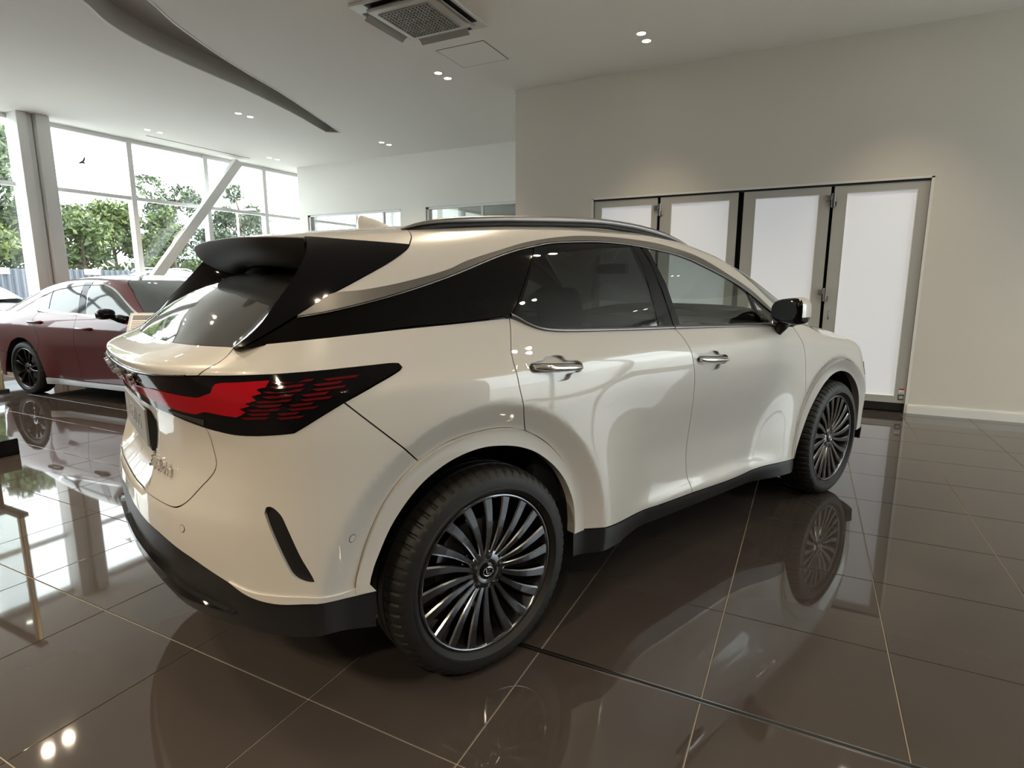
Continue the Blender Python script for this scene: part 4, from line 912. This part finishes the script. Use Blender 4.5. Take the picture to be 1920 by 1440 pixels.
def saloon(name, loc, rz, paint, label, glassm='g_out', d=.05):
    c_ = empty(name, loc, rz); tag(c_, label, 'car')
    aR = [(-.43, .22), (-.40, .36), (-.33, .52), (-.21, .66), (-.06, .722), (.09, .715), (.22, .655), (.33, .545), (.41, .37), (.455, .22)]
    aF = [(x + 2.87, z) for x, z in aR]
    sC = XS2 - LR - .002; sE = SF2 + LF + .002
    q_, r_, f_ = [(.36, 1.045), (.30, .98), (.33, .86), (.40, .70), (.33, .545)], [(1.13, 1.02), (1.14, .95), (1.10, .80), (1.09, .5), (1.12, .24)], [(2.30, .985), (2.38, .80), (2.40, .60), (2.46, .37)]
    both('quarter_panel', panel_data(B2, ring_of([(-.62, 1.045), (.36, 1.045)], q_, rev(aR[4:8])[0:4], [(-.06, .722), (-.21, .66), (-.33, .52)], [(-.33, .52), (-.55, .55), (-.62, .62)], [(-.62, .62), (-.62, 1.045)]), d=d), paint, c_)
    rdo = both('rear_door', panel_data(B2, ring_of([(.36, 1.045), (.75, 1.034), (1.13, 1.02)], r_, [(1.12, .24), (.455, .255)], [(.455, .255), (.41, .37), (.33, .545)], rev(q_)), d=d), paint, c_)
    fdo = both('front_door', panel_data(B2, ring_of([(1.13, 1.02), (1.78, .995), (2.30, .985)], f_, [(2.46, .37), (2.42, .25)], [(2.42, .25), (1.12, .24)], rev(r_)), d=d), paint, c_)
    both('front_fender', panel_data(B2, ring_of([(2.30, .985), (2.8, 1.0), (3.35, 1.0)], [(3.35, 1.0), (3.30, .70), (3.20, .545)], rev(aF[:8])[0:7], [(2.54, .52), (2.46, .37)], rev(f_)), d=d), paint, c_)
    put('rear_bumper', panel_data(B2, ring_of([(sC, .70), (-.62, .62)], [(-.62, .62), (-.55, .55), (-.33, .52)], rev(aR[:3]), [(-.43, .22), (sC, .24)], [(sC, .24), (sC, .70)]), d=d), paint, c_, 0)
    put('boot_panel', panel_data(B2, ring_of([(sC, 1.04), (-.62, 1.045)], [(-.62, 1.045), (-.62, .92)], [(-.62, .92), (sC, .90)], [(sC, .90), (sC, 1.04)]), d=d), paint, c_, 0)
    put('tail_lamp', panel_data(B2, ring_of([(sC, .89), (-.62, .91)], [(-.62, .91), (-.62, .80)], [(-.62, .80), (sC, .80)], [(sC, .80), (sC, .89)]), d=d), 'red', c_, 0)
    put('boot_lower', panel_data(B2, ring_of([(sC, .795), (-.62, .795)], [(-.62, .795), (-.62, .63)], [(-.62, .63), (sC, .71)], [(sC, .71), (sC, .795)]), d=d), paint, c_, 0)
    put('front_bumper', panel_data(B2, ring_of([(3.36, .78), (sE, .80)], [(sE, .80), (sE, .22)], [(sE, .22), (3.325, .22)], [(3.325, .22), (3.28, .37), (3.21, .545), (3.31, .70), (3.36, .78)]), d=d), paint, c_, 0)
    both('headlamp', panel_data(B2, ring_of([(3.36, 1.0), (3.9, .95)], [(3.9, .95), (3.9, .83)], [(3.9, .83), (3.36, .79)], [(3.36, .79), (3.36, 1.0)]), d=d), 'g_out', c_)
    both('side_skirt', panel_data(B2, ring_of([(.455, .25), (1.12, .235), (2.42, .245)], [(2.42, .245), (2.42, .17)], [(2.42, .17), (.455, .17)], [(.455, .17), (.455, .25)]), d=d, off=.012, thick=.05), 'silver' if paint == 'redpaint' else 'matt', c_)
    # greenhouse
    up = [(.129, .190), (.20, .262), (.336, .330), (.572, .422), (.843, .458), (1.116, .462), (1.406, .426), (1.633, .370), (1.876, .257), (2.20, .085)]
    lo = [(2.20, .02), (1.48, .005), (1.139, .022), (.811, .030), (.354, .062), (.27, .09), (.129, .190)]
    put('roof', panel_data(S2, ring_of(up, [(2.20, .085), (2.30, .08)], [(2.30, .08), (2.228, .146), (1.897, .399), (1.674, .52), (1.60, .62)], [(1.60, .62), (1.65, QL2)], [(1.65, QL2), (.42, QL2)], [(.42, QL2), (.36, .60), (.20, .46), (-.2, .30), (-.45, .20)], [(-.45, .20), (-.60, .02), (.0, .02), (.2, .03), (.36, .04)], [(.36, .04), (.27, .085), (.129, .190)]), d=d), paint, c_, 0)
    put('rear_window', panel_data(S2, ring_of([(.41, QL2), (.35, .60), (.19, .46), (-.21, .30), (-.45, .22)], [(-.45, .22), (-.50, .6), (-.52, QL2)], [(-.52, QL2), (.41, QL2)]), gap=0, d=.08), glassm, c_, 0)
    put('boot_lid', panel_data(S2, ring_of([(-.46, .20), (-.51, .6), (-.53, QL2)], [(-.53, QL2), (-1.04, QL2)], [(-1.04, QL2), (-1.0, .5), (-.9, .02)], [(-.9, .02), (-.60, .02), (-.46, .20)]), gap=.001, d=.06), paint, c_, 0)
    put('windscreen', panel_data(S2, ring_of([(2.30, .085), (2.232, .15), (1.901, .403), (1.678, .524), (1.605, .62)], [(1.605, .62), (1.655, QL2)], [(1.655, QL2), (2.62, QL2)], [(2.62, QL2), (2.5, .4), (2.32, .03)]), gap=0, d=.08, thick=0), glassm, c_, 0)
    sur = both('window_surround', panel_data(S2, ring_of(up, [up[-1], lo[0]], lo), gap=0, d=.06, off=.002), 'chrome', c_)
    both('window_glass', panel_data(S2, ring_of([(.49, .355), (.60, .405), (.843, .441), (1.02, .446)], [(1.02, .446), (1.15, .045)], [(1.15, .045), (.80, .052), (.565, .085)], [(.565, .085), (.49, .355)]), gap=.001, d=.06, off=.006), glassm, rdo)
    both('quarter_light', panel_data(S2, ring_of([(.155, .195), (.22, .25), (.34, .312), (.475, .352)], [(.475, .352), (.55, .088)], [(.55, .088), (.37, .085), (.29, .11), (.155, .195)]), gap=.001, d=.06, off=.006), glassm, rdo)
    both('pillar_trim', panel_data(S2, [(1.02, .446), (1.16, .446), (1.30, .035), (1.15, .042)], gap=0, d=.06, off=.007), 'black', fdo)
    both('window_glass', panel_data(S2, ring_of([(1.17, .440), (1.40, .408), (1.62, .352), (1.86, .240), (2.13, .085)], [(2.13, .085), (2.13, .045), (1.48, .026), (1.30, .034)], [(1.30, .034), (1.17, .440)]), gap=.001, d=.06, off=.006), glassm, fdo)
    for s_ in (-1, 1):
        for doors, x0, z0 in ((rdo, .217, .926), (fdo, 1.181, .872)):
            mb = MB(); pts = []
            for t in np.linspace(0, 1, 9):
                p = B2(np.float64(x0 + .262 * t), np.float64(z0)); pts.append((p[0], (p[1] - .006 - .030 * math.sin(math.pi * t) ** .6) * (1 if s_ == -1 else -1), p[2]))
            mb.tube(pts, .016, 8, sq=1.1); mb.build('door_handle', M[paint], doors[s_], True)
        k = 1 if s_ == -1 else -1
        v_, f2 = superell(1.86, -1.0, 1.06, .10, .11, .058, .7, 20, 12, shear=-.05)
        if s_ == 1: v_ = [(x, -y, z) for x, y, z in v_]; f2 = [tuple(reversed(q)) for q in f2]
        mm = MB().add(v_, f2); mm.tube([(2.02, k * -.87, .985), (1.96, k * -.93, 1.0), (1.90, k * -.97, 1.03)], [.05, .035, .03], 8); mm.build('door_mirror', M['black'], fdo[s_], True)
    # bonnet
    hv_ = []; hf_ = []
    for i, x in enumerate(np.linspace(2.30, 3.62, 16)):
        e = B2(np.float64(min(x, 3.35)), np.float64(1.0)); t = i / 15; yw = abs(e[1]) * (1 - .25 * max(0, t - .75) * 4 * .6); zc = e[2] - .03 * t ** 4
        for j in range(15):
            u = -1 + 2 * j / 14; hv_.append((x + (.18 * (1 - t) + .10 * t) * (1 - u * u), yw * u, zc + (.07 * (1 - .4 * t)) * (1 - abs(u) ** 2.5)))
        if i: hf_ += [((i - 1) * 15 + j, i * 15 + j, i * 15 + j + 1, (i - 1) * 15 + j + 1) for j in range(14)]
    obj('bonnet', hv_, hf_, M[paint], c_, True)
    MB().box((-.95, -.70, .20), (3.5, .70, .80)).box((.5, -.86, .20), (2.35, .86, .9)).build('inner_shell', M['dark'], c_)
    sc = .872
    for x in (0, 2.87):
        for s_ in (-1, 1):
            w_ = link('wheel', RIM, c_, (x, s_ * .905, .335), (0, R(14), 0) if s_ == -1 else (0, 0, math.pi), (sc, sc, sc)); link('tyre', TYRE, w_); link('rim_lip', LIP, w_); link('hub', HUB, w_); link('hub_cap', CAP, w_); link('brake_disc', DISC, w_)
            for k in range(10): link('spoke', SPK2, w_, (0, 0, 0), (0, 2 * math.pi * (k // 2) / 5 + (R(13) if k % 2 else R(-13)), 0), (1.15, 1, 1))
    return c_
saloon('sedan', (-7.0, 2.527, 0), R(3), 'redpaint', 'glossy dark red saloon with chrome window surrounds beside the glazing', d=.045)
saloon('sedan', (-15.2, 3.35, -.05), R(4), 'silver', 'pale silver saloon parked outside beyond the leftmost pane', d=.09)
sv = saloon('hatchback', (-18.2, 9.9, -.05), R(10), 'whitecar', 'white car with roof bars parked outside behind the diagonal brace', d=.09); sv.scale = (1, 1, 1.24)
for s_ in (-1, 1):
    MB().tube([(.25, s_ * .56, 1.44), (.35, s_ * .57, 1.50), (.8, s_ * .58, 1.53), (1.3, s_ * .58, 1.52), (1.55, s_ * .57, 1.47)], .016, 8).build('roof_bar', M['silver'], sv, True)

# ================================================================== SHOWROOM FURNITURE
# black plinth with a glass and brass display panel above it (mostly out of frame, seen in the floor)
ds = empty('display_stand', (-4.35, .05, 0)); tag(ds, 'black glossy plinth carrying a glass and brass display panel at the left edge', 'display stand')
MB().bev((-.75, -.62, .0), (.405, .18, .135), .006).build('plinth', M['black'], ds)
MB().box((-.05, .11, .135), (.01, .17, .60)).build('post', M['rubber'], ds)
MB().bev((-.62, .137, .55), (.392, .155, 1.72), .003).build('glass_panel', M['g_room'], ds)
MB().bev((.295, .13, .53), (.335, .165, 1.72), .004).build('brass_post', M['gold'], ds)
MB().bev((.345, .135, .53), (.365, .16, 1.72), .003).build('brass_edge', M['gold'], ds)
MB().bev((-.62, .11, .51), (.398, .178, .55), .004).build('bottom_rail', M['rubber'], ds)
MB().bev((-.62, .11, 1.72), (.398, .178, 1.745), .004).build('top_rail', M['rubber'], ds)
# price board by the red car
sg = empty('price_board', (-3.72, 1.25, 0), R(38)); tag(sg, 'small tilted information board on a stand in front of the red car', 'sign')
MB().lathe([(0, .0), (.16, .0), (.16, .012), (.0, .016)], 24, 0, 'z').build('base', M['satin'], sg, True)
MB().tube([(0, 0, .01), (0, 0, .99)], .014, 10).build('post', M['satin'], sg, True)
mt = Matrix.Translation((0, 0, 1.035)) @ Matrix.Rotation(R(52), 4, 'X')
bd = MB().bev((-.155, -.105, -.008), (.155, .105, .004), .003, mtx=mt).build('board', M['silver'], sg)
MB().box((-.14, -.09, .0035), (.14, .09, .0055), mtx=mt).build('sheet', M['white'], bd)
pr_ = MB().box((-.125, .02, .005), (.125, .075, .0065), mtx=mt)
for k in range(5): pr_.box((-.125, -.075 + k * .018, .005), (.06 + .03 * (k % 3), -.068 + k * .018, .0065), mtx=mt)
pr_.build('print', M['plate'], bd)

# ================================================================== OUTSIDE
struct(MB().box((-90, -60, -.25), (-9.6, 90, -.05)).build('ground', M['asphalt']), 'grey tarmac outside the glazing')
struct(MB().box((XRW + .2, -60, -.25), (90, 60, -.05)).build('ground_right', M['asphalt']), 'grey tarmac outside the right-hand glazing')
fe_ = empty('fence', (-22, 0, -.05)); tag(fe_, 'blue grey corrugated metal fence along the car park', 'fence')
cv = []; nn_ = 49
for k in range(nn_): cv.append((.035 * (1 if (k // 2) % 2 else -1), 2.4 * k / (nn_ - 1)))
fp = MB(); fp.add([(x, y, z) for z in (0, 1.9) for x, y in cv], [(i, i + 1, nn_ + i + 1, nn_ + i) for i in range(nn_ - 1)]); fo = fp.build('fence_panel', M['fence']); fme = fo.data; bpy.data.objects.remove(fo)
for k in range(14):
    y = -6 + 2.42 * k; link('panel', fme, fe_, (0, y, 0)); MB().box((-.09, y - .05, 0), (-.03, y + .05, 1.9)).build('post', M['fence'], fe_)
for y in (10.1, 7.3): MB().box((.04, y, 1.72), (.05, y + .55, 1.92)).build('notice', M['whitecar'], fe_)
def tree(name, x, y, h, r, mat_, label, n=2600, sz=.13, trunk=.12, base=.25, gappy=.0):
    e = empty(name, (x, y, -.05)); tag(e, label, 'tree', 'trees beyond the fence')
    tb = MB(); top = h * .8; tb.tube([(0, 0, 0), (.05, .04, h * .3), (-.03, .06, h * .55), (.04, 0, top)], [trunk, trunk * .8, trunk * .5, trunk * .2], 8)
    cl = []
    for k in range(26):
        a = rng.uniform(0, 2 * math.pi); u = rng.uniform(0, 1); zc = h * (base + (1 - base) * u * .93); rr = r * (1 - .75 * abs(u - .38) ** 1.4) * rng.uniform(.35, .95)
        c_ = (rr * math.cos(a), rr * math.sin(a), zc); cl.append((c_, r * rng.uniform(.26, .5)))
        if k % 2 == 0: z0 = min(top, max(h * .18, zc - rr * .7)); tb.tube([(0, 0, z0), (c_[0] * .5, c_[1] * .5, (z0 + zc) / 2 + .1), c_], [trunk * .4, trunk * .25, trunk * .08], 6)
    tb.build('trunk', M['bark'], e, True)
    cc = np.array([c for c, _ in cl]); rr = np.array([q for _, q in cl]); idx = rng.integers(0, len(cl), n)
    dv = rng.normal(size=(n, 3)); dv /= np.linalg.norm(dv, axis=1, keepdims=True); P = cc[idx] + dv * (rr[idx] * rng.uniform(.45, 1.05, n))[:, None]
    P[:, 2] = np.clip(P[:, 2], h * base * .6, h)
    t1 = rng.normal(size=(n, 3)); t1 /= np.linalg.norm(t1, axis=1, keepdims=True); t2 = np.cross(t1, rng.normal(size=(n, 3))); t2 /= np.linalg.norm(t2, axis=1, keepdims=True)
    s_ = (sz * rng.uniform(.6, 1.4, n))[:, None]
    V = np.stack([P - t1 * s_, P - t2 * s_ * .45, P + t1 * s_, P + t2 * s_ * .45], 1).reshape(-1, 3)
    F = np.arange(4 * n).reshape(n, 4); me = bpy.data.meshes.new('foliage'); me.from_pydata(V.tolist(), [], F.tolist())
    for q in mat_: me.materials.append(M[q])
    me.polygons.foreach_set('material_index', rng.integers(0, len(mat_), n).astype(np.int32)); o = link('foliage', me, e)
tree('tree', -27.6, 9.6, 7.9, 2.1, ['leafb', 'leafa', 'leafa'], 'tall dark green tree at the left edge of the window', 9000, .14, .2, .2)
tree('tree', -24.2, 7.1, 4.8, 1.7, ['leafa', 'leafc'], 'bright green bushy tree low behind the fence at far left', 7000, .12, .14, .12)
tree('tree', -24.3, 11.3, 4.7, 1.25, ['leafa', 'leafc', 'leafb'], 'pointed light green tree just right of the white column', 6500, .11, .12, .1)
tree('tree', -26.6, 13.8, 5.2, 1.5, ['leafa', 'leafc'], 'light green tree between the column and the first mullion', 7500, .12, .12, .1)
tree('tree', -24.0, 14.9, 4.7, 1.0, ['leafc', 'leafa', 'leafd'], 'light green tree behind the first mullion', 6000, .11, .12, .1)
tree('tree', -28.4, 17.8, 6.7, 1.9, ['leafd', 'leafb', 'leafa'], 'airy grey green tree left of the diagonal brace', 6500, .12, .13, .16)
tree('tree', -24.6, 19.0, 6.4, 1.7, ['leafd', 'leafb'], 'airy grey green tree behind the diagonal brace', 6500, .11, .14, .16)
tree('tree', -28.5, 22.6, 5.4, 1.5, ['leafd', 'leafb'], 'smaller grey green tree right of the diagonal brace', 4200, .12, .1, .2)
tree('tree', -28, 4.9, 7.8, 2.2, ['leafb', 'leafa'], 'dark green tree beyond the left edge of the view', 6000, .15, .2, .2)
lp = MB().tube([(-22.6, 17.3, -.05), (-22.6, 17.3, 4.6)], [.07, .045], 8).tube([(-22.6, 17.3, 4.55), (-22.3, 17.3, 4.7), (-21.8, 17.3, 4.72)], .04, 8).bev((-21.85, 17.2, 4.67), (-21.4, 17.4, 4.76), .02)
tag(lp.build('street_lamp', M['silver'], ang=40), 'slim pale street lamp post standing among the trees', 'street lamp')
bd_ = empty('building', (-48, 48, -.05)); tag(bd_, 'low grey industrial building with flat dark roof edge far beyond the trees', 'building')
MB().box((-6, -16, 0), (0, 30, 5.6)).build('wall', M['building'], bd_)
MB().box((-6.3, -16.3, 5.6), (.3, 30.3, 6.1)).build('roof_edge', M['roofing'], bd_)
for k in range(9): MB().box((-.02, -14 + 4.8 * k, 2.2), (.05, -10.6 + 4.8 * k, 4.6)).build('window', M['g_out'], bd_)
